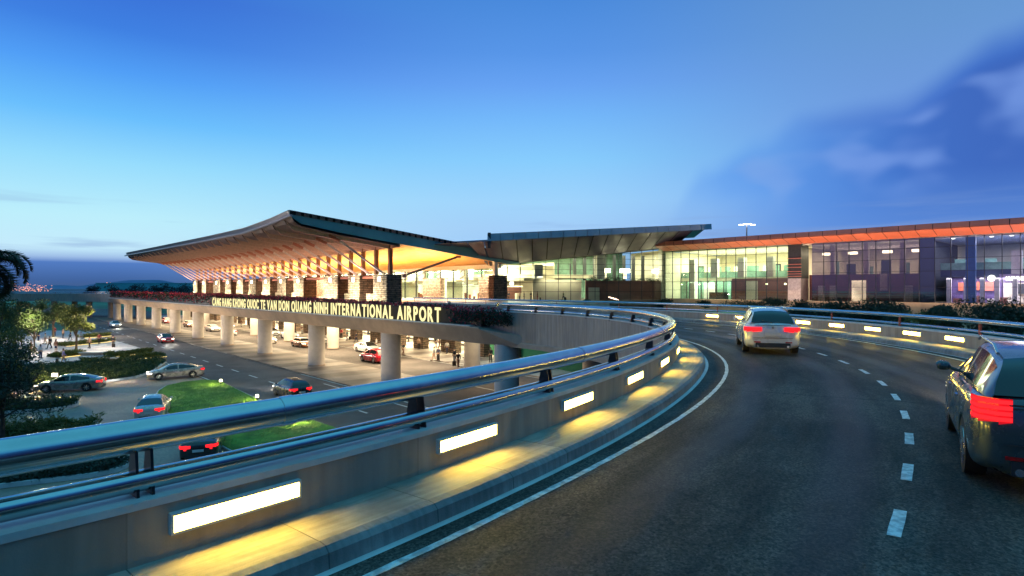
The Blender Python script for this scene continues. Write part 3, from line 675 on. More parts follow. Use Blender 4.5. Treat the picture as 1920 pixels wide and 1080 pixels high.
# rounded shrub where the hedge ends, beyond the last letter
g = MB(); gr = MB()
for k in range(9):
    c = W(31.4+k*.62, 27.8, 6.85+rnd.uniform(-.1, .15)); leaves(gr, c, (.75, .6, .62), 420, .085, rnd); leaves(g, c+Vector((0, 0, .15)), (.75, .6, .62), 110, .06, rnd)
hb = tag(gr.build('shrub', M['leafd']), 'rounded dark shrub with red flowers right of the last sign letter', 'shrub'); g.build('blossom', M['red'], hb)

# ---- columns under the deck
def column(u, v, label, group, r=.92, h=4.9, z0=.14):
    t = thing('column', label, 'column', W(u, v, z0), 0, group)
    g = MB(); g.cyl((0, 0, 0), (0, 0, h-z0), r, r, 28, False); g.build('shaft', M['colm'], t, smooth=True, local=True)
    g = MB(); g.cyl((0, 0, 0), (0, 0, .12), r+.06, r+.04, 28); g.build('base_ring', M['girder'], t, smooth=True, local=True)
for k in range(11): column(32.2+16.4*k, 28.75, 'round pale concrete column carrying the deck edge, %s in the front row' % ORD[k], 'front row of deck columns')
for k in range(11): column(32.2+16.4*k, 38.5, 'round pale column under the middle of the deck, %s in the back row' % ORD[k], 'back row of deck columns', r=.85)
for k, s_ in enumerate((S_DECKEND+9, S_DECKEND+22, S_DECKEND+36, S_DECKEND+52, S_DECKEND+70)):
    for n_ in (1.2, 8.5):
        p = at(s_, n_, 0)[0]; t = thing('column', 'slim brownish column under the far ramp, %s from the hedge, %s row' % (ORD[k].replace('nearest', 'first'), 'front' if n_ < 5 else 'back'), 'column', p, 0, 'columns of the far ramp')
        g = MB(); g.cyl((0, 0, 0), (0, 0, 4.9), .8, .8, 20); g.build('shaft', M['girder'], t, smooth=True, local=True)
for k, s_ in enumerate((S_ARC1-16, S_ARC1-31)):
    p = at(s_, 4, 0)[0]; t = thing('column', 'stout column under the curved ramp, %s to the deck' % ('closest' if k == 0 else 'farther'), 'column', p, 0, 'columns under the bend')
    g = MB(); g.cyl((0, 0, 0), (0, 0, 4.9), .95, .95, 24); g.build('shaft', M['colm'], t, smooth=True, local=True)
# ---- under-deck lower hall: stone pillars and lit shopfront
t = thing('lower_arrivals_hall', 'ground floor hall of stone pillars and bright glazing under the deck', 'building', W(120, 48, .14))
u = 44; k = 0
while u < 200:
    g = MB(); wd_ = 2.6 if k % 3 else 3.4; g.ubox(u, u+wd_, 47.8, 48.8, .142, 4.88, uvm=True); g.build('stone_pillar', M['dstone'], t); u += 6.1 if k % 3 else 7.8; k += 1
g = MB()
for k in range(24): g.ubox(42+k*6.6, 48.3+k*6.6, 55.0, 55.2, .5, 4.7)
g.build('lit_glazing', M['litwin'], t)
g = MB()
for k in range(25): g.ubox(41.5+k*6.6, 41.9+k*6.6, 54.8, 55.3, .142, 4.88)
g.ubox(41.5, 202, 54.85, 55.25, 4.72, 4.88); g.build('glazing_frame', M['mull'], t)
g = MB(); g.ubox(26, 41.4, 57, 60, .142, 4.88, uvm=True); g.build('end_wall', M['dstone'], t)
for k in range(9):
    area('deck_downlight', W(42+k*18, 37, 4.7), 12, 6, 2700 if k else 500, (1, .78, .48), rz=ANG_A)
    area('deck_downlight', W(42+k*18, 51, 4.7), 12, 3, 3800 if k else 1500, (1, .82, .50), rz=ANG_A)
    area('fascia_uplight', W(48+k*16.4, 25.4, .4), 9, .6, 520 if k > 2 else 170, (1, .74, .44), down=False, rz=ANG_A)

# ================================================================== THE DEPARTURES HALL
def itp(tab, x):
    if x <= tab[0][0]: return tab[0][1]
    for a, b in zip(tab, tab[1:]):
        if x <= b[0]: return a[1]+(b[1]-a[1])*(x-a[0])/(b[0]-a[0])
    return tab[-1][1]
PROF = [(31.6, 18.85), (32.0, 18.5), (32.9, 17.95), (35.5, 17.5), (38.9, 17.02), (44.3, 16.4), (48.6, 15.85), (60, 14.65), (71.4, 13.4)]
D_E = [(80, 0), (86, -.5), (98, -1.05), (118, -1.05), (160, -.8), (199, -.5)]
D_M = [(80, 0), (92, -.42), (118, -.85), (160, -.6), (199, -.25)]
D_W = [(80, 0), (118, -.5), (199, -.8)]
def dz(u, v): 
    if v < 39: t = (v-31.6)/7.4; return itp(D_E, u)*(1-t)+itp(D_M, u)*t
    t = min(1, (v-39)/9.6); return itp(D_M, u)*(1-t)+itp(D_W, u)*t
def sof(u, v): return itp(PROF, v)+dz(u, v)
UG, UE = 79.6, 199.0
hall = thing('departures_hall', 'long hall with a sweeping wooden roof on slanted struts and stone piers', 'terminal', W(140, 60, 6.6))
US = [UG+(UE-UG)*(k/50)**1.0 for k in range(51)]; VS = [p[0] for p in PROF]
def surf(vs, dzf, us=US, off=0):
    g = MB()
    for a, b in zip(us, us[1:]):
        for p, q in zip(vs, vs[1:]):
            g.quad([W(a, p, dzf(a, p)), W(a, q, dzf(a, q)), W(b, q, dzf(b, q)), W(b, p, dzf(b, p))], [(a, p), (a, q), (b, q), (b, p)])
    return g
ub = [UG]+[82.3+4.47*k for k in range(26)]+[UE]; g = MB(); vv_ = [v for v in VS if v <= 48.6]
for a, b in zip(ub, ub[1:]):
    for p, q in zip(vv_, vv_[1:]):
        dp, dq = (.40 if p > 31.7 else 0), .40
        g.quad([W(a, p, sof(a, p)-dp), W(a, q, sof(a, q)-dq), W(b, q, sof(b, q)), W(b, p, sof(b, p))], [(a, p), (a, q), (b, q), (b, p)])
        g.quad([W(b, p, sof(b, p)), W(b, q, sof(b, q)), W(b, q, sof(b, q)-dq), W(b, p, sof(b, p)-dp)])
g.build('outer_soffit', M['wood'], hall)
surf([48.6, 52, 56, 60, 66, 71.4], sof).build('plank_ceiling', M['plank'], hall, smooth=True)
TOPS = [(31.3, 19.66), (44.3, 18.4), (71.4, 15.55)]
def rtop(u, v): return itp(TOPS, v)+dz(u, v)
surf([31.3, 36, 44.3, 55, 71.4], rtop).build('roof', M['grey'], hall, smooth=True)
# gable fascia: teal band below, louvre band above
def band(g, u, lo, hi, vs):
    for a, b in zip(vs, vs[1:]): g.quad([W(u, a, lo(a)), W(u, b, lo(b)), W(u, b, hi(b)), W(u, a, hi(a))])
tt = lambda v: itp([(31.6, 19.05), (44.3, 17.8), (71.4, 15.0)], v); tb = lambda v: itp([(31.6, 18.75), (32.9, 17.88), (38.9, 16.98), (44.3, 16.35), (71.4, 13.35)], v)
g = MB(); vv = [31.6, 32.2, 32.9, 38.9, 44.3, 55, 71.4]
band(g, UG-.15, tb, tt, vv); band(g, UG+.05, tb, tt, vv)
for a, b in zip(vv, vv[1:]): g.quad([W(UG-.15, a, tb(a)), W(UG+.05, a, tb(a)), W(UG+.05, b, tb(b)), W(UG-.15, b, tb(b))]); g.quad([W(UG-.15, a, tt(a)), W(UG+.05, a, tt(a)), W(UG+.05, b, tt(b)), W(UG-.15, b, tt(b))])
g.quad([W(UG-.15, 71.4, 13.35), W(UG-.15, 74, 13.6), W(UG-.15, 74, 14.75), W(UG-.15, 71.4, 15.0)])
g.build('gable_fascia', M['teal'], hall)
g = MB(); lt = lambda v: itp(TOPS, v)
for k in range(5):
    z0 = lambda v, k=k: tt(v)+(lt(v)-tt(v))*(.12+k*.2); z1 = lambda v, k=k: tt(v)+(lt(v)-tt(v))*(.12+k*.2+.07)
    for a, b in zip([31.4, 38, 44.3, 55], [38, 44.3, 55, 70.2]): g.quad([W(UG-.3, a, z0(a)), W(UG-.3, b, z0(b)), W(UG-.12, b, z1(b)), W(UG-.12, a, z1(a))])
v = 32.2
while v < 70: g.quad([W(UG-.1, v, tt(v)), W(UG-.1, v+.75, tt(v+.75)), W(UG-.1, v+.75, lt(v+.75)), W(UG-.1, v, lt(v))]); v += 1.15
g.build('louvre_band', mat('louvre_metal', (.34, .30, .36), .4, .6, var=.1), hall)
g = MB(); band(g, UG-.05, tt, lambda v: lt(v)-.02, [31.4, 38, 44.3, 55, 70.4]); g.build('louvre_backing', M['gap'], hall)
# front eave: slatted edge and gutter tube
g = MB()
for k in range(4):
    for a, b in zip(US, US[1:]):
        za = 18.95+.17*k; g.quad([W(a, 31.35-.03*k, za+dz(a, 31.6)), W(b, 31.35-.03*k, za+dz(b, 31.6)), W(b, 31.30-.03*k, za+.11+dz(b, 31.6)), W(a, 31.30-.03*k, za+.11+dz(a, 31.6))])
g.build('eave_slats', MATS['louvre_metal'], hall)
g = MB()
for a, b in zip(US, US[1:]): g.quad([W(a, 31.5, 18.85+dz(a, 31.6)), W(b, 31.5, 18.85+dz(b, 31.6)), W(b, 31.4, 19.6+dz(b, 31.6)), W(a, 31.4, 19.6+dz(a, 31.6))])
g.build('eave_backing', M['teal'], hall)
g = MB(); g.tube([W(u, 31.42, 18.86+dz(u, 31.6)) for u in [UG-.5]+US+[UE+2.5]], .17, 10); g.build('gutter_tube', mat('gutter', (.55, .5, .52), .35, .5, var=0), hall, smooth=True)
# far gable edge
g = MB(); vs = [31.6, 32.9, 38.9, 48.6, 60, 71.4]
for a, b in zip(vs, vs[1:]): g.quad([W(UE, a, sof(UE, a)), W(UE, b, sof(UE, b)), W(UE, b, rtop(UE, b)), W(UE, a, rtop(UE, a))])
g.build('far_gable', M['teal'], hall)
UC = [82.3+4.47*k for k in range(26)]
for k, u in enumerate(UC):
    g = MB(); rv = [31.9, 32.9, 35.5, 38.9, 44.3, 48.4]
    for a, b in zip(rv, rv[1:]):
        for w_ in (-.13, .13): g.quad([W(u+w_, a, sof(u, a)+.02), W(u+w_, b, sof(u, b)+.02), W(u+w_, b, sof(u, b)-.62), W(u+w_, a, sof(u, a)-(.62 if a > 32 else .1))])
        g.quad([W(u-.13, a, sof(u, a)-(.62 if a > 32 else .1)), W(u+.13, a, sof(u, a)-(.62 if a > 32 else .1)), W(u+.13, b, sof(u, b)-.62), W(u-.13, b, sof(u, b)-.62)])
    g.build('rib', mat('pale_rib', (.66, .44, .32), .5, var=.1), hall)
    g = MB(); zt = sof(u, 39)-.42
    g.bar(W(u-.12, 47.3, 11.25), W(u-.12, 39.3, zt), .20, .30); s_ = g.build('strut', mat('strut_steel', (.78, .68, .60), .4, .3, var=.1), hall)
    g = MB(); g.bar(W(u-.12, 39.9, zt-.45), W(u-.12, 38.2, zt+.25), .3, .42); g.build('bracket', mat('bracket_red', (.55, .20, .12), .5, .2, var=.1), s_)
    g = MB(); g.ubox(u-.28, u+.28, 48.3, 48.9, 10.6, sof(u, 48.6)+.05); g.build('column', mat('bronze_column', (.26, .13, .06), .4, .5, var=.15), hall)
# ledge beam along the wall head
g = MB()
for a, b in zip(US, US[1:]): g.bar(W(a, 48.6, sof(a, 48.6)-.25), W(b, 48.6, sof(b, 48.6)-.25), .35, .5)
g.build('wall_head_beam', M['rib'], hall)
PIERS = [(80.7, 84.9), (89.6, 93.6), (97.6, 103.2), (112.4, 117.2), (121.5, 126.0), (130.3, 134.8), (139.2, 143.8), (148.1, 152.7), (157, 161.6), (166, 172), (179, 183), (187.5, 192)]
for k, (a, b) in enumerate(PIERS):
    g = MB(); g.ubox(a, b, 47.0, 49.7, 6.721, 11.15, uvm=True); p = g.build('stone_pier', M['stone'], hall)
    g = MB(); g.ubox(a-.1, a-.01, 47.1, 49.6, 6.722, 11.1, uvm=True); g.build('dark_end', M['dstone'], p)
    g = MB(); g.box(W((a+b)/2, 46.9, 10.4), (.5, .16, .7), rot=ANG_A); g.build('sconce', M['sconce'], p)
for (a, b), (c, d) in zip(PIERS, PIERS[1:]):
    g = MB(); g.ubox(b+.02, c-.12, 47.5, 49.3, 10.55, 10.95); g.build('lintel', M['pink'], hall)
    if c-b < 6: g = MB(); g.ubox(b+.02, c-.12, 48.2, 49.2, 6.722, 8.1, uvm=True); g.build('low_stone_wall', M['stone'], hall)
# brace inside the gable and the white end post
g = MB(); g.bar(W(80.2, 49.9, 11.0), W(80.2, 60.2, 14.25), .28, .34); g.build('gable_brace', mat('brace_steel', (.12, .12, .13), .4, .6, var=.1), hall)
g = MB(); g.box(W(80.2, 49.9, 10.95), (.5, .5, .6), rot=ANG_A); g.box(W(80.2, 60.5, 14.3), (.4, .9, .35), rot=ANG_A); g.build('brace_bracket', MATS['bracket_red'], hall)
g = MB(); g.ubox(79.6, 80.2, 68.2, 68.9, 7.5, 13.8); g.build('end_post', M['white'], hall)
# glass back wall of the forecourt
glz = lambda u: 13.05+dz(u, 60)*.6
WB = [(81.0+4.47*k) for k in range(27)]
for a, b in zip(WB, WB[1:]):
    g = MB(); g.ubox(a+.06, b-.06, 70.0, 70.05, 6.75, 12.6); w_ = g.build('window', M['glass'], hall)
    g = MB(); g.ubox(a-.06, a+.06, 69.9, 70.15, 6.73, 12.6)
    for z in (9.2, 10.9): g.ubox(a+.06, b-.06, 69.93, 70.12, z, z+.08)
    g.build('frame', M['mull'], w_)
g = MB(); g.ubox(80.2, 199, 69.6, 70.3, 12.6, 13.35); g.build('transom_beam', M['white'], hall)
g = MB(); g.ubox(80.2, 200, 84, 84.3, 6.6, 14); g.build('back_wall', M['cream'], hall)
g = MB(); g.ubox(80.2, 200, 70.3, 84, 13.3, 13.35); g.build('inner_ceiling', M['white'], hall)
g = MB(); g.ubox(80.2, 200, 76, 84, 10.4, 10.9); g.build('mezzanine', M['cream'], hall)
for k in range(12): g = MB(); g.ubox(84+k*9.2, 85.2+k*9.2, 73, 74.2, 6.6, 13.3); g.build('inner_column', M['white'], hall)
for k in range(14):
    g = MB(); g.ubox(86+k*8.3, 90+k*8.3, 77.5, 77.8, 10.9, 12.7); g.build('inner_screen', M['green'] if k % 2 else M['cream'], hall)
for a, b in ((79.4, 84.6), (96.9, 103), (113, 119), (131, 137), (150, 156), (168, 174)):
    g = MB(); g.ubox(a, b, 68.6, 69.7, 6.72, 11.0, uvm=True); g.build('stone_pilaster', M['stone'], hall)
g = MB(); g.ubox(77.9, 79.3, 66.5, 69.7, 6.6, 11.2, uvm=True); g.build('dark_stone_end', M['dstone'], hall)
for a, b, c in ((85.4, 94.8, 9.9), (105, 111, 9.6), (122, 129, 9.8)):
    g = MB(); g.ubox(a, b, 71.0, 71.3, 8.9+.9, 10.55); s_ = g.build('shop_sign_panel', M['white'], hall)
    g = MB(); g.ubox(a+.2, b-.2, 72.5, 72.7, 6.9, 9.6); g.build('shopfront', M['litwin'], hall)
    for q in range(6): g = MB(); g.ubox(a+.6+q*(b-a-1)/6, a+1.0+q*(b-a-1)/6, 72.0, 72.3, 6.75, 7.4+.3*(q % 3)); g.build('shelf_display', M['brown'] if q % 2 else M['orange'], hall)
for k in range(8):
    area('ceiling_uplight', W(88+k*15, 59, 11.4), 12, 5, 3800, (1, .60, .18), down=False, rz=ANG_A)
    l_ = area('added_pier_light', W(88+k*15, 42.0, 7.2), 10, .3, 1150, (1, .84, .58)); l_.data.spread = R(95); l_.rotation_euler = Vector((PX.x, PX.y, .12)).to_track_quat('-Z', 'Y').to_euler()  # added light washing the piers, its face turned from the camera
    l_ = area('added_pilaster_light', W(88+k*15, 66.5, 12.4), 12, 1.0, 1700, (1, .90, .66), rz=ANG_A)  # added light that whitens the stone pilasters, no fixture
    l_ = area('added_mezzanine_light', W(88+k*15, 76.5, 10.2), 12, 2.5, 1600, (1, .88, .60), rz=ANG_A)  # added light to lift the dark zone below the mezzanine
    area('added_canopy_light', W(88+k*15, 45.5, 10.8), 12, 1.2, 430, (1, .74, .72), down=False, rz=ANG_A)  # added upward light for the outer soffit and ribs, no fixture
    area('hall_light', W(88+k*15, 75, 12.9), 12, 6, 3000, (1, .88, .58), rz=ANG_A)

# ================================================================== THE CENTRAL WING
cw = thing('central_wing', 'grey roofed wing with a rising glass wall and plum soffit panels', 'building', (14, 118, 0))
P1 = Vector((-3.4, 107.8)); P2 = Vector((33.2, 119.5)); DC = (P2-P1).normalized(); NC = Vector((DC.y, -DC.x)); LC = (P2-P1).length
def C(t, n, z): p = P1+DC*(t*LC)+NC*n; return Vector((p.x, p.y, z))      # n > 0 towards the camera
ztop = lambda t: 13.1+(17.35-13.1)*t
NB = 15
for k in range(NB):
    a, b = k/NB, (k+1)/NB
    g = MB(); g.quad([C(a, 0, 6.6), C(b, 0, 6.6), C(b, 0, ztop(b)), C(a, 0, ztop(a))]); w_ = g.build('window', M['glass'], cw)
    g = MB(); g.bar(C(a, .05, 6.6), C(a, .05, ztop(a)), .09, .14)
    for z in (8.3, 10.0, 11.4, 12.5, 13.6, 14.7, 15.8):
        if z < ztop(b)-.3: g.bar(C(a, .05, z), C(b, .05, z), .1, .07)
    g.build('frame', M['mull'], w_)
# soffit panels and fascia
OU = []   # outer edge points: (x, y, z bottom, z top)
def outer(t): p = C(t, 10+2*t, 0); return p, 17.04+2.76*t, 18.28+2.56*t
NP = 17
for k in range(NP):
    a, b = k/NP, (k+1)/NP
    ga, gb = -.24+1.24*a, -.24+1.24*(b-.004); pa, za, _ = outer(-.33+1.23*a); pb, zb, _ = outer(-.33+1.23*(b-.004))
    za_ = (ztop(ga) if ga > -.03 else 15.2); zb_ = (ztop(gb) if gb > -.03 else 15.2)
    g = MB(); g.quad([(pa.x, pa.y, za), (pb.x, pb.y, zb), C(gb, .3, zb_+.02), C(ga, .3, za_+.02)]); g.build('soffit_panel', M['purple'], cw)
g = MB(); pa, za, ta = outer(-.05); pb, zb, tb_ = outer(.9); g.quad([(pa.x, pa.y+.1, za+.05), (pb.x, pb.y+.1, zb+.05), C(1, .25, ztop(1)+.08), C(-.02, .25, ztop(-.02)+.08)]); g.build('panel_backing', M['gap'], cw)
NF = 19
for k in range(NF):
    a, b = k/NF, (k+1)/NF-.002; pa, za, ta = outer(-.1+a*1.1); pb, zb, tb_ = outer(-.1+b*1.1)
    g = MB(); g.quad([(pa.x, pa.y-.1, za), (pb.x, pb.y-.1, zb), (pb.x, pb.y+.15, tb_), (pa.x, pa.y+.15, ta)]); g.build('fascia_panel', M['grey'], cw)
pa, za, ta = outer(-.1); pb, zb, tb_ = outer(1.0)
g = MB(); g.quad([(pa.x, pa.y+.15, ta), (pb.x, pb.y+.15, tb_), (pb.x+6, pb.y+30, tb_), (pa.x, pa.y+40, ta)]); g.quad([(pa.x, pa.y+.02, za+.02), (pb.x, pb.y+.02, zb+.02), (pb.x-4.5, pb.y+2.5, zb+.05), (pa.x, pa.y+3, za+.1)])
q, zq, tq = outer(-.5); g.quad([(pa.x, pa.y+12, ta-.0), (q.x, q.y+14, tq+.1), (q.x, q.y+14, zq), (pa.x, pa.y+12, za)]); g.build('roof', M['grey'], cw)
g = MB(); g.box((pa.x+.3, pa.y+.6, 16.9), (.5, 1, 2.6)); g.build('roof_joint', M['dark'], cw)
# inside
def cbox(t0, t1, n0, n1, z0, z1, name, m):
    g = MB(); P = [C(t0, n0, z0), C(t1, n0, z0), C(t1, n1, z0), C(t0, n1, z0)]; Q = [Vector((p.x, p.y, z1)) for p in P]
    g.quad(P); g.quad(Q[::-1]); 
    for k in range(4): g.quad([P[k], P[(k+1) % 4], Q[(k+1) % 4], Q[k]])
    return g.build(name, m, cw)
cbox(-.02, 1.02, -.05, -24, 6.3, 6.58, 'floor', mat('floor_stone', (.13, .11, .10), .35, var=.2))
cbox(-.02, 1.02, .6, -.04, 0, 6.5, 'plinth', M['dark'])
cbox(.16, 1.02, -23.6, -24, 6.6, 19, 'back_wall', M['green'])
g = MB(); g.quad([C(-.02, -.1, ztop(0)-.1), C(1.02, -.1, ztop(1)-.1), C(1.02, -24, ztop(1)+1.5), C(-.02, -24, ztop(0)+1.5)]); g.build('inner_ceiling', M['cream'], cw)
cbox(.0, .60, -6, -24, 11.0, 11.7, 'mezzanine', M['cream'])
cbox(.22, .485, -2.2, -2.5, 6.6, 10.6, 'cream_box', M['cream']); cbox(.04, .22, -9, -9.2, 6.6, 9.6, 'shop_back', M['brown']); cbox(.05, .2, -6, -6.6, 9.2, 9.45, 'light_strip', M['litwin']); cbox(.15, .23, -4, -5, 6.6, 8.0, 'counter', M['cream'])
cbox(.07, .1, -5.8, -5.9, 9.6, 10.2, 'screen', M['head']); cbox(.13, .15, -5.8, -5.9, 9.6, 10.2, 'screen', M['head'])
cbox(.50, .965, -1.4, -1.7, 6.6, 10.5, 'brown_wall', M['brown']); cbox(.515, .575, -1.25, -1.38, 6.6, 9.1, 'lit_doorway', M['cream']); cbox(.585, .66, -1.28, -1.38, 6.6, 8.2, 'kiosk', M['brown'])
for t_, h_ in ((.24, 13.5), (.58, 15.6), (.96, 17.0)): cbox(t_-.022, t_+.022, -1.0, -2.4, 6.6 if t_ > .9 else 10.7, h_, 'white_column', M['white'])
for t_ in (.63, .745, .94): 
    cbox(t_-.022, t_+.022, -2.3, -3.6, 12.1, 12.9, 'pendant_shade', M['sconce']); cbox(t_-.008, t_+.008, -2.8, -3.1, 10.9, 12.1, 'pendant_stem', M['litwin'])
for k in range(8): cbox(.52+k*.06, .535+k*.06, -9, -9.5, 10.6, 16, 'ceiling_fin', M['dark'])
for k in range(7): cbox(.05+k*.07, .056+k*.07, -6.5, -6.8, 11.7, 14, 'inner_mullion', M['dark'])
rr = random.Random(4)
g = MB()
for k in range(16): leaves(g, C(.51+.45*rr.random(), -1.0-.8*rr.random(), 10.6+rr.uniform(-.1, .4)), (1.0, .5, .45), 110, .12, rr)
g.build('indoor_planting', M['leafd'], cw)
g = MB(); g.quad([C(1.0, 0, 6.6), C(1.0, -18, 6.6), C(1.0, -18, 17), C(1.0, 0, 17)]); g.build('side_wall', M['cream'], cw)
for t_ in (.12, .36, .6, .85): p = C(t_, -11, 0); area('wing_light', (p.x, p.y, ztop(t_)-.4), 8, 16, 3000, (.98, .95, .66), rz=math.atan2(DC.y, DC.x))
p = C(.35, -4, 0); area('wing_light', (p.x, p.y, 10.6), 8, 3, 500, (1, .85, .6), rz=math.atan2(DC.y, DC.x))
p = C(.35, -1.2, 0); area('wing_light', (p.x, p.y, 11.2), 9, .8, 320, (1, .88, .6), rz=math.atan2(DC.y, DC.x))

# ================================================================== THE RIGHT WING
V0 = 101.0
rw = thing('right_wing', 'long glass fronted wing under a slanted orange metal roof edge at the right', 'building', W(35, 110, 0))
BW = 1.86; u = 66.0; k = 0
while u > 4:
    a, b = u-BW, u
    if b > 41.9: gm = M['glass']
    elif b > 39.9: gm = None
    elif b > 21.4: gm = M['dglass']
    else: gm = M['bglass']
    if gm:
        g = MB(); g.ubox(a+.04, b-.04, V0, V0+.03, 6.9, 16.25); w_ = g.build('window', gm, rw)
        g = MB(); g.ubox(a-.04, a+.04, V0-.06, V0+.1, 6.9, 16.25)
        for z in ((8.6, 10.2, 11.9, 13.5, 14.9) if b > 41.9 else (9.1, 11.4, 13.2, 14.8)): g.ubox(a+.04, b-.04, V0-.04, V0+.06, z, z+.05)
        g.build('frame', M['mull'], w_)
    u -= BW; k += 1
g = MB(); g.ubox(39.7, 41.8, V0-.3, V0+3, 6.9, 10.6); g.build('metal_pier', mat('pier_metal', (.42, .38, .38), .4, .4, var=.15), rw)
g = MB(); g.ubox(39.7, 41.8, V0-.25, V0+3, 10.6, 16.2); lv = g.build('louvre_tower', M['dark'], rw)
g = MB()
for z in (10.9, 11.3, 11.7, 12.4, 12.9, 13.9): g.ubox(39.6, 41.9, V0-.42, V0-.26, z, z+.1)
g.build('louvre_blade', M['pink'], lv)
g = MB(); g.ubox(66, 2, V0-.25, V0+.4, 5.0, 6.9); g.build('plinth', mat('plinth_tan', (.46, .33, .22), .6, var=.15, vs=.4), rw)
g = MB(); g.ubox(66, 2, V0+.2, V0+.3, 16.05, 16.3); g.build('head_channel', M['cream'], rw)
# roof edge
VF = 97.8
N3 = 34
for k in range(N3):
    a = 66-k*2.05; b = a-1.96
    g = MB(); g.quad([W(a, VF, 17.2), W(b, VF, 17.2), W(b, VF+.12, 17.95), W(a, VF+.12, 17.95)]); g.build('fascia_panel', M['pink'], rw)
    g = MB(); g.quad([W(a, VF+.02, 17.15), W(b, VF+.02, 17.15), W(b, V0-.15, 16.3), W(a, V0-.15, 16.3)]); g.build('soffit_panel', M['orange'], rw)
g = MB(); g.quad([W(66, VF+.1, 17.25), W(-4, VF+.1, 17.25), W(-4, V0-.05, 16.4), W(66, V0-.05, 16.4)]); g.quad([W(66, VF+.17, 17.1), W(-4, VF+.17, 17.1), W(-4, VF+.17, 17.9), W(66, VF+.17, 17.9)]); g.build('panel_backing', M['gap'], rw)
g = MB(); g.quad([W(66, VF+.13, 17.96), W(-4, VF+.13, 17.96), W(-4, 130, 18.6), W(66, 130, 18.6)]); g.build('roof', M['pink'], rw)
def rb(u0, u1, v0, v1, z0, z1, name, m): g = MB(); g.ubox(u0, u1, v0, v1, z0, z1); return g.build(name, m, rw)
rb(2, 66, V0+.11, 124, 6.5, 6.85, 'floor', MATS['floor_stone']); rb(2, 66, 123.6, 124, 6.9, 16.6, 'back_wall', M['cream']); rb(2, 66, V0+.2, 123.6, 16.3, 16.6, 'inner_ceiling', M['white']); rb(65.8, 66, V0+.2, 123.6, 6.9, 16.2, 'end_wall', M['cream'])
# left lit part
rb(42, 66, V0+6, 123.6, 10.4, 11.0, 'mezzanine', M['cream']); rb(42, 66, V0+5.9, V0+5.98, 11.0, 12.1, 'balustrade', M['green'])
for u in (46.2, 51.5, 56.9, 61.5): rb(u-.6, u+.6, V0+2.6, V0+3.8, 11.0 if u < 58 else 6.9, 14.6, 'white_column', M['sconce'] if False else M['white'])
rb(41.9, 52.5, V0+1.2, V0+1.5, 6.9, 10.7, 'brown_wall', M['brown']); rb(47.6, 49.7, V0+1.0, V0+1.15, 6.9, 10.3, 'lit_door', M['cream'])
rb(53.8, 57.6, V0+2.3, V0+2.5, 6.9, 8.2, 'dark_counter', M['dark']); rb(52.5, 66, V0+5.5, V0+5.7, 6.9, 10.4, 'green_screen', M['green']); rb(58, 60.2, V0+4.9, V0+5.2, 6.9, 10.0, 'white_panel', M['white'])
for k in range(8): rb(53+k*1.6, 53.15+k*1.6, V0+5.3, V0+5.45, 6.9, 10.4, 'screen_mullion', M['dark'])
for u, z in ((63.6, 12.6), (54.5, 12.8), (53.2, 12.4), (48, 12.6)): rb(u-1, u+1, V0+9, V0+9.3, z-.5, z+.9, 'upper_screen', M['dark'] if z > 12.5 else M['green'])
for k in range(12): rb(43+k*1.9, 44.1+k*1.9, V0+8, V0+8.1, 11.0, 13.2, 'green_panel', M['green'] if k % 3 else M['white'])
for u in (62.8, 59.0, 46, 42.8): rb(u-.12, u+.12, V0+1.0, V0+1.2, 9.6, 9.8, 'spot_lamp', M['sconce'])
# dark middle part; the brown wall inside stands in for a reflected building
rb(23, 39.6, V0+3, V0+3.3, 6.9, 11.2, 'brown_wall', M['brown']); rb(31, 33, V0+2.7, V0+2.9, 6.9, 10.2, 'lit_door', M['litwin']); rb(28.0, 29.0, V0+2.7, V0+2.9, 8.6, 11.2, 'lit_panel', M['cream'])
for u in (26.5, 31.5, 36.5): rb(u-.35, u+.35, V0+4.5, V0+5.2, 11.2, 16.2, 'inner_column', M['white'])
for u in (25, 29, 34, 38): rb(u-.6, u+.6, V0+6, V0+6.8, 14.6, 15.0, 'added_pendant', M['sconce'])  # made-up glowing pendants, added to brighten the room behind the mirror glass
for k in range(6): rb(24+k*2.6, 25.4+k*2.6, V0+9, V0+9.2, 11.2, 12.6+.5*(k % 3), 'upper_screen', M['green'] if k % 2 else M['dark'])
for u in (25.2, 35.8, 37.6): rb(u-.5, u+.5, V0+2.7, V0+2.9, 6.9, 9.4, 'lit_panel', M['cream'])
rb(22.8, 23.0, V0+.2, 123, 6.9, 16.2, 'cross_wall', M['dark']); rb(41.5, 41.7, V0+.2, 123, 6.9, 16.2, 'cross_wall', M['cream'])
rb(21.4, 23.3, V0+.15, V0+.4, 6.9, 16.2, 'blue_blind', mat('blue_panel', (.03, .10, .26), .5, var=.1))
# right part
rb(2, 21.3, V0+3.0, 123.6, 10.6, 11.6, 'mezzanine', mat('slate_panel', (.05, .07, .14), .5, var=.1)); rb(2, 21.3, V0+2.9, V0+2.96, 11.6, 12.6, 'balustrade', M['green'])
rb(2, 14.6, V0+2.6, V0+2.98, 9.7, 10.9, 'shop_sign_band', mat('sign_plum', (.34, .28, .42), .5, var=.05))
for u in (20.2, 18.2, 16.4, 14.8, 12.9, 10.6): rb(u-.25, u+.25, V0+2.2, V0+2.8, 6.9, 10.4, 'white_pillar', M['white'])
rb(14.6, 21.2, V0+6, V0+6.3, 6.9, 10.5, 'shop_back', mat('shop_violet', (.12, .08, .22), .5, var=.2)); rb(2, 14.6, V0+6, V0+6.3, 6.9, 10.5, 'shop_back', M['cream'])
for a, b, z0, z1, m in ((18.9, 19.7, 8.6, 9.8, 'orange'), (16.9, 18.0, 8.7, 9.9, 'orange'), (15.6, 16.7, 8.6, 9.9, 'pink'), (12.2, 13.4, 8.2, 9.6, 'dark'), (11, 12, 8, 8.4, 'orange')): rb(a, b, V0+5.6, V0+5.8, z0, z1, 'poster', M[m])
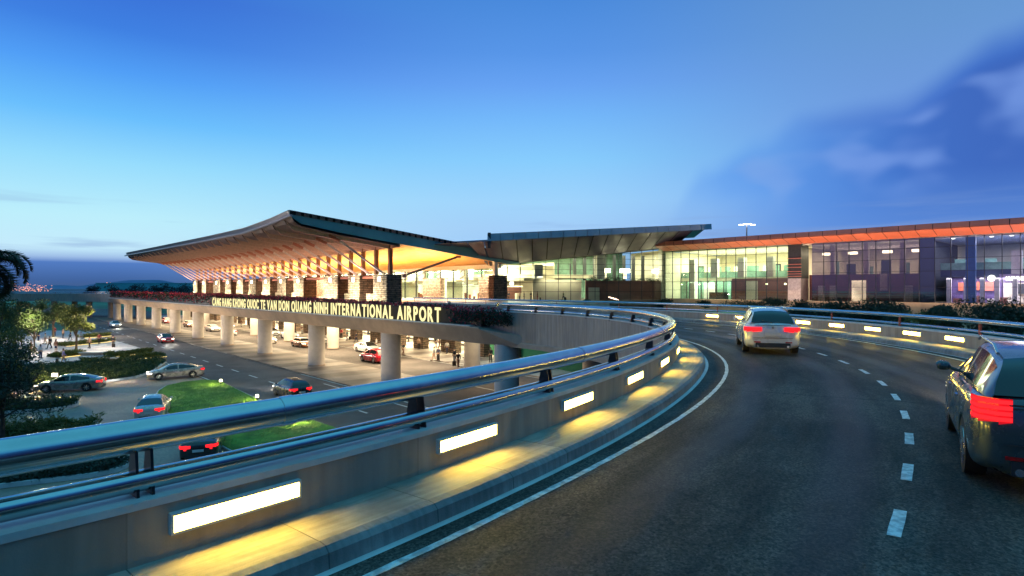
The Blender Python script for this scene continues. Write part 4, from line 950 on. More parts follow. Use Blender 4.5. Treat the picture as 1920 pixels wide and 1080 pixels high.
for k in range(7): rb(19.2-k*1.3, 20-k*1.3, V0+4, V0+4.8, 6.9, 7.5+.2*(k % 3), 'shop_table', M['white'] if k % 2 else M['brown'])
for u in (17.5, 12.6, 8.6): rb(u-.55, u+.55, V0+1.2, V0+1.9, 10.9 if u < 14 else 6.9, 14.0 if u < 14 else 16.2, 'column', M['white'] if u < 14 else MATS['blue_panel'])
for k in range(5): rb(20-k*3.4, 18.6-k*3.4, V0+5, V0+5.2, 11.6, 13.2, 'green_panel', M['green'])
for k in range(8): rb(20.4-k*2.2, 20-k*2.2, V0+5, V0+5.4, 16.25, 16.29, 'ceiling_spot', M['sconce'])
t = thing('shop_sign', 'white lettering KOREA SEAS beside a round emblem behind the right glass wall', 'sign', W(14.2, V0+2.5, 9.95))
c = bpy.data.curves.new('letters', 'FONT'); c.body = 'KOREA SEAS'; c.size = .72; c.extrude = .02; c.offset = .01
o = bpy.data.objects.new('letters', c); col.objects.link(o); me = bpy.data.meshes.new_from_object(o.evaluated_get(bpy.context.evaluated_depsgraph_get())); bpy.data.objects.remove(o); me.materials.clear(); me.materials.append(M['sconce'])
o = bpy.data.objects.new('letters', me); col.objects.link(o); o.parent = t; o.location = W(13.9, V0+2.55, 10.05)-t.location; o.rotation_euler = (R(90), 0, ANG_A+math.pi)
g = MB(); c0 = W(15.4, V0+2.5, 10.35); d_ = Vector((PX.x, PX.y, 0)); g.cyl(c0, c0-d_*.06, .42, .42, 24); g.build('emblem', M['sconce'], t)
area('right_wing_light', W(54, V0+9, 16.0), 20, 14, 9000, (1, .94, .68), rz=ANG_A)
area('right_wing_light', W(54, V0+4, 10.2), 20, 3, 1500, (.9, 1, .72), rz=ANG_A)
area('right_wing_light', W(12, V0+8, 16.0), 16, 12, 5000, (1, .93, .95), rz=ANG_A)
area('right_wing_light', W(12, V0+3.6, 10.4), 17, 3, 2600, (1, .86, .80), rz=ANG_A)
area('right_wing_light', W(31, V0+12, 15.9), 14, 8, 3600, (1, .86, .60), rz=ANG_A)
area('plinth_light', W(32, V0-1.5, 8.6), 56, .3, 700, (1, .66, .34), rz=ANG_A)
area('added_eave_light', W(27, V0-6.6, 6.2), 52, .5, 8500, (1, .66, .50), down=False, rz=ANG_A)  # added light from below to brighten the orange soffit and fascia
# terrace between the ramp and the right wing
g = MB(); g.poly([W(60, 50.5), W(62, 106), W(-30, 106), (75, 20), (40, 12), (24, 12), (24, 27), (21, 40), (13, 50)], 0, 4.6); struct('terrace', g, M['field'])
# mast
t = thing('light_mast', 'tall apron light mast with a ring of white lamps above the orange roof', 'light mast', (52, 130, 0))
g = MB(); g.cyl((0, 0, 0), (0, 0, 22.9), .28, .14, 12); g.build('pole', M['grey'], t, local=True, smooth=True)
for k, x in enumerate((-1.3, -.45, .45, 1.3)):
    g = MB(); g.box((x, -.2, 23.05+.12*(k in (1, 2))), (.75, .5, .18)); l_ = g.build('lamp_head', M['grey'], t, local=True)
    g = MB(); g.box((x, -.25, 22.98+.12*(k in (1, 2))), (.85, .62, .12)); g.build('lamp_glass', M['mast'], l_, local=True)

# ================================================================== VEHICLES
def paint(name, c, metal=.5, rough=.28): return mat(name, c, rough, metal, var=.04, vs=2, coat=.8)
PT = {'bronze': paint('paint_bronze', (.30, .27, .23), .35), 'silver': paint('paint_silver', (.66, .60, .52), .25), 'black': paint('paint_black', (.035, .03, .03), .3), 'white': paint('paint_white', (.72, .74, .76), .1),
      'red': paint('paint_red', (.45, .015, .03), .3), 'teal': paint('paint_teal', (.05, .09, .10), .4), 'amber': paint('paint_copper', (.35, .14, .06), .5)}
KIND = {
 'sedan': dict(L=4.95, zt=[(-2.475, .80), (-2.42, .98), (-2.25, 1.03), (-1.8, 1.06), (-1.0, 1.0), (0, .95), (1.0, .96), (1.7, .90), (2.2, .76), (2.42, .62), (2.475, .5)],
   w=[(-2.475, .66), (-2.40, .80), (-2.15, .89), (-1.4, .94), (0, .94), (1.5, .93), (2.1, .86), (2.35, .76), (2.475, .58)],
   rf=[(-2.05, 1.04), (-1.6, 1.20), (-1.1, 1.35), (-.5, 1.44), (.1, 1.455), (.5, 1.39), (.9, 1.20), (1.38, .94)], wb=(-1.42, 1.5), wr=.345),
 'hatch': dict(L=4.3, zt=[(-2.15, .80), (-2.12, 1.0), (-1.9, 1.08), (-1.0, 1.04), (0, .99), (.9, .98), (1.5, .92), (1.9, .80), (2.1, .66), (2.15, .5)],
   w=[(-2.15, .68), (-2.08, .82), (-1.85, .90), (-1.2, .92), (0, .92), (1.3, .91), (1.85, .84), (2.05, .74), (2.15, .56)],
   rf=[(-2.02, 1.08), (-1.8, 1.30), (-1.4, 1.44), (-.7, 1.51), (0, 1.52), (.4, 1.45), (.8, 1.25), (1.2, .98)], wb=(-1.28, 1.30), wr=.33),
 'suv': dict(L=4.6, zt=[(-2.3, .84), (-2.27, 1.04), (-2.0, 1.14), (-1.0, 1.12), (0, 1.08), (1.0, 1.07), (1.6, 1.0), (2.05, .88), (2.25, .72), (2.3, .55)],
   w=[(-2.3, .70), (-2.2, .84), (-1.95, .93), (-1.3, .96), (0, .96), (1.4, .95), (1.95, .88), (2.2, .78), (2.3, .6)],
   rf=[(-2.15, 1.14), (-1.95, 1.38), (-1.55, 1.55), (-.8, 1.63), (0, 1.63), (.4, 1.56), (.85, 1.32), (1.25, 1.07)], wb=(-1.36, 1.40), wr=.36)}
def sitp(tab, x):
    n = len(tab)
    if x <= tab[0][0]: return tab[0][1]
    if x >= tab[-1][0]: return tab[-1][1]
    k = 0
    while tab[k+1][0] < x: k += 1
    d = [(tab[i+1][1]-tab[i][1])/(tab[i+1][0]-tab[i][0]) for i in range(n-1)]
    def m(i):
        if i == 0: return d[0]
        if i == n-1: return d[-1]
        return 0 if d[i-1]*d[i] <= 0 else 2*d[i-1]*d[i]/(d[i-1]+d[i])
    h = tab[k+1][0]-tab[k][0]; t = (x-tab[k][0])/h
    return (2*t**3-3*t*t+1)*tab[k][1]+(t**3-2*t*t+t)*h*m(k)+(-2*t**3+3*t*t)*tab[k+1][1]+(t**3-t*t)*h*m(k+1)
def make_car(name, label, kind, pk, x, y, heading, z=.03, lamps='tail', group=None, detail=True, tall=False, hi=False):
    """heading: direction vector of travel"""
    K = KIND[kind]; itp = sitp; Lh = K['L']/2; t = thing(name, label, 'car', (x, y, z), math.atan2(heading[1], heading[0]), group)
    ns = 56 if detail else 26; X = [-Lh+2*Lh*k/ns for k in range(ns+1)]; wr = K['wr']
    def arch(xx):
        z = .24+.10*max(0, abs(xx)/Lh-.85)/.15
        for wx in K['wb']:
            d = abs(xx-wx)
            if d < wr+.07: z = max(z, .33+math.sqrt((wr+.07)**2-d*d))
        return z
    def sec(xx):
        w_ = itp(K['w'], xx); zt = itp(K['zt'], xx); a = min(arch(xx), zt-.12); zm = a+(zt-a)*.5
        return [(0, .2), (w_*.72, .2), (w_*.74, a-.02), (w_*.985, a), (w_*1.0, max(a+.01, min(zt-.1, .5))), (w_*.995, max(a+.02, zt-.26)), (w_*.955, zt-.12), (w_*.86, zt-.02), (w_*.5, zt+.018), (0, zt+.025)]
    g = MB(); rings = []
    for xx in X:
        s_ = sec(xx); full = s_+[(-y_, z_) for y_, z_ in s_[-2:0:-1]]; rings.append([(xx, y_, z_) for y_, z_ in full])
    n = len(rings[0])
    for a, b in zip(rings, rings[1:]):
        for k in range(n): g.quad([a[k], b[k], b[(k+1) % n], a[(k+1) % n]])
    g.quad(rings[0]); g.quad(rings[-1][::-1])
    # merge so shading is smooth
    def welded(g, nm, m, par, smooth=True, sharp=32):
        o = g.build(nm, m, par, local=True, smooth=False); bm = bmesh.new(); bm.from_mesh(o.data); bmesh.ops.remove_doubles(bm, verts=bm.verts, dist=.0008); bmesh.ops.recalc_face_normals(bm, faces=bm.faces); bm.to_mesh(o.data); bm.free()
        if smooth:
            for p in o.data.polygons: p.use_smooth = True
            try: o.data.set_sharp_from_angle(angle=R(sharp))
            except Exception: pass
        return o
    # greenhouse
    rf = K['rf']; xs0, xs1 = rf[0][0], rf[-1][0]; ng = 30 if detail else 16; GX = [xs0+(xs1-xs0)*k/ng for k in range(ng+1)]
    top = MB(); wsc = MB(); rwn = MB(); sw = [MB(), MB()]
    def gsec(xx):
        zr = itp(rf, xx); w_ = itp(K['w'], xx); zb = itp(K['zt'], xx)-.03; h = max(.0, zr-zb); yb = w_*.86; k_ = min(1, h/.45); yt = yb-(.24*k_)
        return [(yb, zb), (yb-.012*k_, zb+h*.08), (yt+.035*k_, zr-.10*k_), (yt-.03*k_, zr-.03*k_), (yt*.6, zr+.0), (0, zr+.012)]
    fx = next(p[0] for p in rf[::-1] if p[1] > rf[3][1]-.1) ; xA = rf[-3][0]+.12; xC = rf[2][0] if kind == 'sedan' else rf[1][0]+.1
    for a, b in zip(GX, GX[1:]):
        A, B = gsec(a), gsec(b); mid = (a+b)/2
        for k in range(5):
            for sgn in (1, -1):
                q = [(a, A[k][0]*sgn, A[k][1]), (b, B[k][0]*sgn, B[k][1]), (b, B[k+1][0]*sgn, B[k+1][1]), (a, A[k+1][0]*sgn, A[k+1][1])]
                if k in (0, 2): tg = top
                elif k == 1:
                    pil = abs(mid-(-.15)) < .07 or mid > rf[-1][0]-.32 or mid < xs0+.42
                    tg = top if pil else sw[0 if sgn > 0 else 1]
                else:
                    if mid > rf[-4][0]+.08: tg = wsc
                    elif mid < (rf[2][0]+.05 if kind == 'sedan' else rf[2][0]-.0): tg = rwn
                    else: tg = top
                tg.quad(q if sgn > 0 else q[::-1])
    for q_, vv_ in ((g, top),): 
        for f in vv_.f: g.quad([vv_.v[i] for i in f])
    body = welded(g, 'body', PT[pk], t, sharp=50)
    if hi: md = body.modifiers.new('s', 'SUBSURF'); md.levels = 2; md.render_levels = 2
    welded(wsc, 'windscreen', M['cglass'], t); welded(rwn, 'rear_window', M['cglass'], t)
    for s_ in sw: welded(s_, 'side_window', M['cglass'], t)
    # wheels
    for wx in K['wb']:
        for sgn in (1, -1):
            yo = itp(K['w'], wx)-.02
            g = MB(); g.cyl((wx, sgn*(yo-.22), wr), (wx, sgn*yo, wr), wr, wr, 24); w_ = welded(g, 'wheel', M['tyre'], t)
            g = MB(); g.cyl((wx, sgn*(yo-.03), wr), (wx, sgn*(yo+.008), wr), wr*.70, wr*.66, 24, False)
            for q in range(7):
                a = 2*math.pi*q/7; d = Vector((math.cos(a), 0, math.sin(a))); c = Vector((wx, sgn*(yo+.004), wr)); g.bar(c, c+d*wr*.68, .05, .02, up=Vector((0, 1, 0)))
            g.cyl((wx, sgn*(yo-.02), wr), (wx, sgn*(yo+.015), wr), wr*.17, wr*.15, 12)
            o = g.build('rim', M['rim'], w_, local=True)
    # lamps hug the corners
    zt0 = itp(K['zt'], -Lh+.1); zt1 = itp(K['zt'], Lh-.25)
    for sgn in (1, -1):
        w0 = itp(K['w'], -Lh); w1 = itp(K['w'], -Lh+.12); w2 = itp(K['w'], -Lh+.36)
        path = [(-Lh-.012, sgn*w0*.52), (-Lh-.012, sgn*w0*.98), (-Lh+.11, sgn*(w1+.012)), (-Lh+.34, sgn*(w2+.012))]; g = MB()
        zs = (zt0-.26, zt0+.04) if tall else (zt0-.27, zt0-.10)
        if tall: sv_ = 1; path = [(-Lh-.012, sgn*w0*.80), (-Lh-.012, sgn*w0*.98), (-Lh+.11, sgn*(w1+.012)), (-Lh+.28, sgn*(w2-.02))]
        rpath = [(p_[0], abs(p_[1])) for p_ in path]
        for a, b in zip(path, path[1:]): g.quad([(a[0], a[1], zs[0]+.03), (b[0], b[1], zs[0]), (b[0], b[1], zs[1]), (a[0], a[1], zs[1])])
        for a in path[1:2] if not (tall or hi) else (): g.box((a[0]+.05, a[1]-.05*sgn, (zs[0]+zs[1])/2-.03), (.10, .12, .24))
        g.build('tail_lamp', (mat('red_lens', (.45, .01, .015), .12, 0, var=0, coat=1, emit=(1, .01, .02), es=.55) if tall else M['tail']) if lamps == 'tail' else mat('lamp_off', (.35, .02, .02), .2, var=0), t, local=True)
        f0 = itp(K['w'], Lh); f1 = itp(K['w'], Lh-.14); f2 = itp(K['w'], Lh-.42)
        path = [(Lh-.03, sgn*(f0*.80)), (Lh-.13, sgn*(f1+.0)), (Lh-.40, sgn*(f2+.012))]; g = MB()
        for a, b in zip(path, path[1:]): g.quad([(a[0]+.02, a[1], .60), (b[0], b[1]+.01*sgn, .66), (b[0], b[1]+.01*sgn, .73), (a[0]+.02, a[1], .71)])
        g.build('headlight', M['head'], t, local=True)
        mx_ = rf[-1][0]-.40; wm_ = itp(K['w'], mx_); zm_ = itp(K['zt'], mx_); g = MB(); g.tube([(mx_, sgn*wm_*.82, zm_-.02), (mx_-.02, sgn*(wm_-.03), zm_+.03), (mx_-.04, sgn*(wm_+.02), zm_+.06), (mx_-.05, sgn*(wm_+.10), zm_+.07), (mx_-.05, sgn*(wm_+.15), zm_+.06)], [.02, .03, .075, .08, .05], 10); g.build('mirror', PT[pk], t, local=True, smooth=True)
        if detail:
            g = MB()
            for hx in (.35, -.75): g.box((hx, sgn*(itp(K['w'], hx)+.002), zt0-.17), (.18, .03, .025))
            g.build('door_handle', M['rim'], t, local=True)
    g = MB(); g.box((-Lh-.03, 0, .62 if kind != 'suv' else .74), (.02, .52, .13)); g.build('number_plate', M['plate'], t, local=True)
    g = MB(); g.box((Lh+.012, 0, .42), (.02, .5, .11)); g.build('number_plate', M['plate'], t, local=True)
    for bx_ in ((-Lh+.02, .34, .09, 1.15, .16), (Lh-.02, .50, .06, .9, .18)): g = MB(); g.box((bx_[0], 0, bx_[1]), (bx_[2], bx_[3], bx_[4])); g.build('bumper_insert', M['dark'], t, local=True)
    if hi:
        g = MB(); g.box((-Lh-.008, 0, .60), (.02, 1.30, .012)); g.box((-Lh-.004, 0, zt0-.03), (.03, 1.18, .02)); g.build('tailgate_seam', M['dark'], t, local=True)
        g = MB(); g.bar((-Lh-.0, 0, zt0+.05), (-Lh+.17, .36, zt0+.13), .02); g.build('rear_wiper', M['dark'], t, local=True)
        g = MB(); g.cyl((-Lh-.03, 0, zt0-.11), (-Lh-.01, 0, zt0-.11), .05, .05, 16); g.build('badge', M['rim'], t, local=True)
        for sg_ in (1, -1):
            g = MB(); g.cyl((-Lh-.03, sg_*.5, .30), (-Lh+.1, sg_*.5, .30), .045, .045, 12); g.build('exhaust', M['rim'], t, local=True)
            g = MB(); g.box((-Lh-.012, sg_*.52, .45), (.02, .22, .04)); g.build('reflector', mat('red_reflector', (.4, .01, .01), .2, var=0), t, local=True)
            g = MB()
            for sx_ in (1.02, -.12, -1.08): g.quad([(sx_, sg_*(itp(K['w'], sx_)+.003), .42), (sx_+.012, sg_*(itp(K['w'], sx_)+.003), .42), (sx_+.012, sg_*(itp(K['w'], sx_)*.99+.003), zt0-.2), (sx_, sg_*(itp(K['w'], sx_)*.99+.003), zt0-.2)])
            g.build('door_seam', M['dark'], t, local=True)
            g = MB(); g.tube([(-1.5, sg_*.60, rf[3][1]-.06), (-1.2, sg_*.60, rf[3][1]+.03), (.1, sg_*.60, rf[3][1]+.045), (.35, sg_*.60, rf[3][1]-.01)], .018, 8); g.build('roof_rail', M['rim'], t, local=True)
            if tall:
                g = MB()
                for q_ in range(4):
                    z0_ = zs[0]+.04+q_*.066
                    for a_, b_ in zip(rpath, rpath[1:]): g.quad([(a_[0]-.012, sg_*(a_[1]+.006), z0_), (b_[0]-.012, sg_*(b_[1]+.006), z0_), (b_[0]-.012, sg_*(b_[1]+.006), z0_+.045), (a_[0]-.012, sg_*(a_[1]+.006), z0_+.045)])
                g.build('lamp_bar', M['tail'], t, local=True)
    return t
aw = (AX.x, AX.y); tow = (-AX.x, -AX.y)
make_car('sedan_car', 'bronze fastback sedan seen side on, driving left past the shrub bed', 'sedan', 'bronze', -38.6, 51.3, (-1, -.36))
make_car('sedan_car', 'bronze sedan turning at the right end of the shrub bed, headlights towards us', 'sedan', 'bronze', -33.6, 58.6, (-.82, -.57))
make_car('sedan_car', 'silver sedan seen from behind beside the lawn island', 'sedan', 'silver', -25.3, 41.4, (-.42, .9))
make_car('sedan_car', 'black sedan seen from behind between the two foreground rails', 'sedan', 'black', -17.0, 32.4, (-.36, .93))
make_car('hatchback_car', 'dark hatchback driving away beside the tip of the lawn island', 'hatch', 'black', *W(48.3, 19.2)[:2], aw)
make_car('hatchback_car', 'small red hatchback alone on the lower road beside the columns', 'hatch', 'red', *W(110, 22.8)[:2], tow, detail=False)
make_car('sedan_car', 'white sedan farthest away on the lower road', 'sedan', 'white', *W(161, 23.2)[:2], tow, detail=False)
# the ramp's own traffic
p, h, r = at(S_O+2.2, 4.0, ROAD); make_car('crossover_car', 'white crossover car driving away round the ramp bend', 'suv', 'white', 10.0, 23.2, (h.x+.03, h.y), z=ROAD+.008, hi=True)
make_car('dark_car', 'large dark car cut off by the right edge of the photo, red tail lamp lit', 'suv', 'teal', 7.42, 8.30, (.545, .84), z=ROAD+.008, tall=True, hi=True)
UD = [(64, 35.6, 'suv', 'red', aw, 'red and black car closest to the road between the front columns'), (74.5, 40.3, 'sedan', 'white', tow, 'white sedan parked by the lit footway right of the orange car'), (88, 36.6, 'sedan', 'amber', tow, 'copper coloured car crossing under the deck'),
      (97.5, 34.8, 'hatch', 'silver', tow, 'silver hatchback in the lane beside the copper car'), (92, 41, 'sedan', 'white', tow, 'white sedan at the kerb behind the copper car'), (104, 41, 'suv', 'white', tow, 'white crossover at the kerb near the middle of the deck'),
      (113, 41, 'sedan', 'white', tow, 'white sedan next in the kerb line beyond the crossover'), (118, 35, 'hatch', 'white', aw, 'white hatchback driving off between two front columns'), (132, 36, 'sedan', 'silver', tow, 'silver car half hidden by a thick front column'),
      (139, 41, 'hatch', 'white', tow, 'white hatchback waiting at the far kerb'), (150, 36, 'hatch', 'amber', tow, 'copper hatchback far along the covered lane'), (160, 40, 'sedan', 'white', tow, 'white sedan at the far end of the kerb line'), (170, 35.5, 'hatch', 'red', tow, 'dark red car at the far end of the covered lane')]
for u, v, k, c, hd, lb in UD: make_car({'suv': 'crossover_car', 'sedan': 'sedan_car', 'hatch': 'hatchback_car'}[k], lb, k, c, *W(u, v)[:2], hd, group='cars under the deck', detail=u < 80)

def headlights(o, pw=350):
    h = o.rotation_euler.z; d = Vector((math.cos(h), math.sin(h), 0)); l = bpy.data.lights.new('headlight_beam', 'SPOT'); l.energy = pw; l.spot_size = R(62); l.spot_blend = .8; l.color = (1, .93, .82); l.shadow_soft_size = .15
    b = bpy.data.objects.new('headlight_beam', l); col.objects.link(b); b.location = o.location+d*2.6+Vector((0, 0, .7)); b.rotation_euler = (d+Vector((0, 0, -.22))).to_track_quat('-Z', 'Y').to_euler()
for o in list(bpy.data.objects):
    if o.get('category') == 'car' and o.parent is None and o.get('group') is None: headlights(o, 1500 if o.location.z > 5 else 700)

# ================================================================== PEOPLE
CL = {}
def cloth(name, c):
    if name not in CL: CL[name] = mat('cloth_'+name, c, .85, var=.12, vs=8)
    return CL[name]
SKIN = mat('skin', (.42, .24, .16), .6, var=.05); HAIR = mat('hair', (.015, .01, .008), .5, var=.1)
def skinmesh(name, verts, edges, radii, m, parent, root=0, sub_=1):
    me = bpy.data.meshes.new(name); me.from_pydata(verts, edges, []); o = bpy.data.objects.new(name, me); col.objects.link(o)
    md = o.modifiers.new('s', 'SKIN'); md.use_smooth_shade = True
    for k, r_ in enumerate(radii):
        sv = me.skin_vertices[0].data[k]; sv.radius = (r_, r_) if not isinstance(r_, tuple) else r_; sv.use_root = (k == root)
    s_ = o.modifiers.new('u', 'SUBSURF'); s_.levels = sub_; s_.render_levels = sub_
    dg = bpy.context.evaluated_depsgraph_get(); dg.update(); nm = bpy.data.meshes.new_from_object(o.evaluated_get(dg)); bpy.data.objects.remove(o)
    nm.materials.clear(); nm.materials.append(m); o = bpy.data.objects.new(name, nm); col.objects.link(o); o.parent = parent; return o
PC = {}
def person(x, y, z, face, label, top, legs, pose='stand', case=False, skirt=False, group=None, bag=False):
    """face: heading angle in degrees"""
    t = thing('person', label, 'person', (x, y, z), R(face), group)
    key = (pose, skirt); st = .22 if pose == 'walk' else .02; sw = .16 if pose == 'walk' else .02
    # body facing +x, left +y
    if pose == 'sit': hipz = .47
    else: hipz = .90 if pose == 'walk' else .93
    dzh = hipz-.93
    up = [(0, 0, hipz), (.01, 0, hipz+.20), (.01, 0, hipz+.42), (0, 0, hipz+.53), (.015, 0, hipz+.61), (.03, 0, hipz+.71), (.02, 0, hipz+.79)]
    ur = [(.15, .11), (.13, .10), (.16, .11), (.07, .07), (.055, .055), (.085, .095), (.06, .07)]
    V = list(up); Rr = list(ur); E = [(k, k+1) for k in range(6)]
    arms = []
    for s_, f in ((1, sw), (-1, -sw)):
        i = len(V); V += [(0, .19*s_, hipz+.48), (f*.4-.02, .25*s_, hipz+.22), (f+.08, .24*s_, hipz+.0), (f+.12, .235*s_, hipz-.10)]; Rr += [(.055, .055), (.045, .045), (.032, .032), (.035, .025)]
        E += [(2, i), (i, i+1), (i+1, i+2), (i+2, i+3)]; arms.append(i)
        for q, (dx, dy) in enumerate(((.03, .0), (.012, .015), (-.008, .015), (-.025, .01))):      # fingers
            j = len(V); V.append((f+.12+dx, .235*s_+dy, hipz-.18+.01*(q == 3))); Rr.append((.009, .009)); E.append((i+3, j))
        j = len(V); V.append((f+.165, .225*s_, hipz-.13)); Rr.append((.011, .011)); E.append((i+3, j))   # thumb
    legv = []
    for s_, f in ((1, -st), (-1, st)):
        i = len(V)
        if pose == 'sit': V += [(.02, .10*s_, hipz-.01), (.42, .11*s_, hipz), (.42, .11*s_, .09), (.55, .12*s_, .04)]
        else: V += [(0, .095*s_, hipz-.08), (f*.55+.03, .10*s_, .50), (f-.03*(f < 0), .10*s_, .09), (f+.15, .11*s_, .04)]
        Rr += [(.09, .09), (.06, .06), (.04, .04), (.035, .03)]; E += [(0, i), (i, i+1), (i+1, i+2), (i+2, i+3)]; legv.append(i)
    if key not in PC:
        b = skinmesh('body', V, E, Rr, SKIN, t)
        # jacket / shirt
        tv = up[:4]+[]; tr = [(.17, .125), (.15, .12), (.18, .13), (.10, .09)]; te = [(0, 1), (1, 2), (2, 3)]
        for a in arms: k = len(tv); tv += [V[a], V[a+1], V[a+2]]; tr += [(.068, .068), (.056, .056), (.044, .044)]; te += [(2, k), (k, k+1), (k+1, k+2)]
        j_ = skinmesh('jacket', tv, te, tr, SKIN, t)
        if skirt: lv = [up[0], (0, 0, hipz-.2), (0, 0, hipz-.42)]; lr = [(.165, .125), (.19, .16), (.21, .19)]; le = [(0, 1), (1, 2)]
        else:
            lv = [(0, 0, hipz+.03)]; lr = [(.155, .12)]; le = []
            for a in legv: k = len(lv); lv += [V[a], V[a+1], V[a+2]]; lr += [(.105, .105), (.075, .075), (.06, .06)]; le += [(0, k), (k, k+1), (k+1, k+2)]
        l_ = skinmesh('skirt' if skirt else 'trousers', lv, le, lr, SKIN, t)
        g = MB(); hc = Vector(up[5])+Vector((-.015, 0, .035))
        for k in range(8):
            for q in range(5):
                def P(a_, b_): th = 2*math.pi*a_/8; ph = math.pi*.62*b_/5; return hc+Vector((.108*math.sin(ph)*math.cos(th)-.012, .098*math.sin(ph)*math.sin(th), .125*math.cos(ph)))
                if q >= 2 and (k in (7, 0)): continue
                g.quad([P(k, q), P(k, q+1), P(k+1, q+1), P(k+1, q)])
        if skirt: g.box(hc+Vector((-.09, 0, -.14)), (.07, .16, .26))
        h_ = g.build('hair', HAIR, t, local=True, smooth=True, sharp=80)
        g = MB()
        for a in legv: p_ = V[a+3]; g.box((p_[0]-.05, p_[1], .045), (.27, .095, .09))
        s2 = g.build('shoes', cloth('shoe', (.02, .015, .012)), t, local=True)
        PC[key] = [b.data, j_.data, l_.data, h_.data, s2.data]; objs = [b, j_, l_, h_, s2]
    else:
        objs = []
        for nm, me in zip(('body', 'jacket', 'skirt' if skirt else 'trousers', 'hair', 'shoes'), PC[key]):
            o = bpy.data.objects.new(nm, me); col.objects.link(o); o.parent = t; objs.append(o)
    for o, m_ in ((objs[1], top), (objs[2], legs)):
        o.data = o.data.copy(); o.data.materials.clear(); o.data.materials.append(m_)
    if bag: g = MB(); g.box((-.16, 0, hipz+.28), (.14, .30, .42)); g.build('backpack', cloth('pack', (.03, .03, .035)), t, local=True)
    if case:
        c = thing('suitcase', 'dark wheeled case of the '+' '.join(label.split()[:10]), 'suitcase', (x, y, z), R(face))
        g = MB(); g.box((-.55, -.3, .34), (.24, .40, .52)); g.build('shell', cloth('case', (.03, .022, .02)), c, local=True)
        g = MB(); g.bar((-.48, -.38, .6), (-.12, -.3, .95), .02); g.bar((-.48, -.22, .6), (-.12, -.2, .95), .02); g.bar((-.12, -.3, .95), (-.12, -.2, .95), .025); g.build('handle', M['dsteel'], c, local=True)
        for wy in (-.46, -.14): g = MB(); g.cyl((-.48, wy-.02, .05), (-.48, wy+.02, .05), .05, .05, 10); g.build('wheel', M['tyre'], c, local=True)
    return t
BLK = cloth('black', (.02, .02, .025)); NAV = cloth('navy', (.03, .04, .09)); WHT = cloth('white', (.65, .63, .6)); BRN = cloth('brown', (.14, .07, .05)); GRY = cloth('grey', (.16, .16, .18)); LIL = cloth('lilac', (.30, .28, .60)); TAN = cloth('tan', (.42, .28, .2)); TEA = cloth('teal', (.05, .16, .18)); RED = cloth('red', (.35, .04, .05)); OLV = cloth('olive', (.10, .12, .05))
def pp(px, py, z=.14): return G(px, py, z)
PL = [((102, 630, .13), 120, 'person in dark trousers walking on the lit plaza path farthest back', RED, BLK, 'walk', 0, 0), ((85, 645, .13), 200, 'person in pale top with trolley case on the plaza', WHT, TAN, 'walk', 1, 0), ((93, 653, .13), 250, 'person in black jacket with backpack crossing the plaza', BLK, BLK, 'walk', 0, 0),
      ((105, 660, .13), 90, 'person in brown dress standing in the middle of the plaza', BRN, NAV, 'stand', 0, 1), ((119, 681, .13), 30, 'person in lilac shirt with black suitcase at the front of the plaza', LIL, TAN, 'walk', 1, 0), ((152, 642, .13), 300, 'person in white under the right hand plaza tree', WHT, WHT, 'stand', 0, 0),
      ((168, 653, .13), 170, 'person in tan top striding along the pale diagonal band', TAN, BLK, 'walk', 0, 0), ((212, 651, .13), 100, 'person in dark suit with trolley case at the right end of the plaza', BLK, BLK, 'stand', 1, 0), ((58, 661, .13), 20, 'person in orange-brown coat by the left plaza trees', BRN, BRN, 'stand', 0, 0), ((72, 640, .13), 60, 'person in navy clothes behind the left plaza tree', NAV, NAV, 'stand', 0, 0),
      ((706, 655.5, .14), 210, 'person in white shirt and dark trousers left of the thick brown column', WHT, BRN, 'stand', 0, 0), ((756, 666, .14), 330, 'person in black leaning forward right of the thick column', BLK, BRN, 'walk', 1, 0), ((814, 677, .14), 200, 'person in grey top of the pair with a case under the deck', GRY, TAN, 'walk', 1, 0),
      ((822, 677, .14), 250, 'person in dark suit, right one of the pair under the deck', NAV, BLK, 'stand', 0, 0), ((852, 681, .14), 150, 'person in black coat beside the person with the red case', BLK, GRY, 'stand', 0, 0), ((859, 688, .14), 290, 'person with a dark red case nearest to the foreground rail', BLK, BRN, 'walk', 1, 0),
      ((877, 671, .14), 180, 'seated traveller in teal perched on a blue case', TEA, BLK, 'sit', 1, 0), ((920, 679, .14), 260, 'person in black standing alone before the last lit opening', BLK, BLK, 'stand', 0, 0), ((817, 652, .14), 100, 'person in black standing between two dark stone pillars', BLK, NAV, 'stand', 0, 0), ((824, 650, .14), 30, 'person in brown coat behind the waiting pair', BRN, BRN, 'stand', 0, 0),
      ((856, 656, .14), 80, 'person in lilac top by the second stone pillar', LIL, BRN, 'stand', 0, 0), ((766, 641, .14), 140, 'person far back in the bright opening', BRN, BLK, 'walk', 0, 0), ((616, 641, .14), 120, 'person in white shirt by the wide stone wall', WHT, BLK, 'stand', 0, 0), ((603, 633, .14), 60, 'person in black next to the column edge', BLK, RED, 'walk', 1, 0),
      ((651, 638, .14), 220, 'person in teal shirt against the wide dark stone wall', TEA, NAV, 'stand', 1, 0), ((566, 627, .14), 100, 'person in red-brown coat beyond the waiting cars', BRN, BLK, 'stand', 0, 0), ((532, 625, .14), 160, 'person in olive coat loading a car at the kerb', OLV, BLK, 'walk', 0, 0), ((499, 619, .14), 200, 'person in navy between two lit pillars', NAV, BLK, 'stand', 0, 0),
      ((468, 616, .14), 30, 'person in grey at the far kerb', GRY, BLK, 'stand', 0, 0), ((430, 611, .14), 75, 'person in white top far along the arrivals kerb', WHT, BLK, 'walk', 0, 0)]
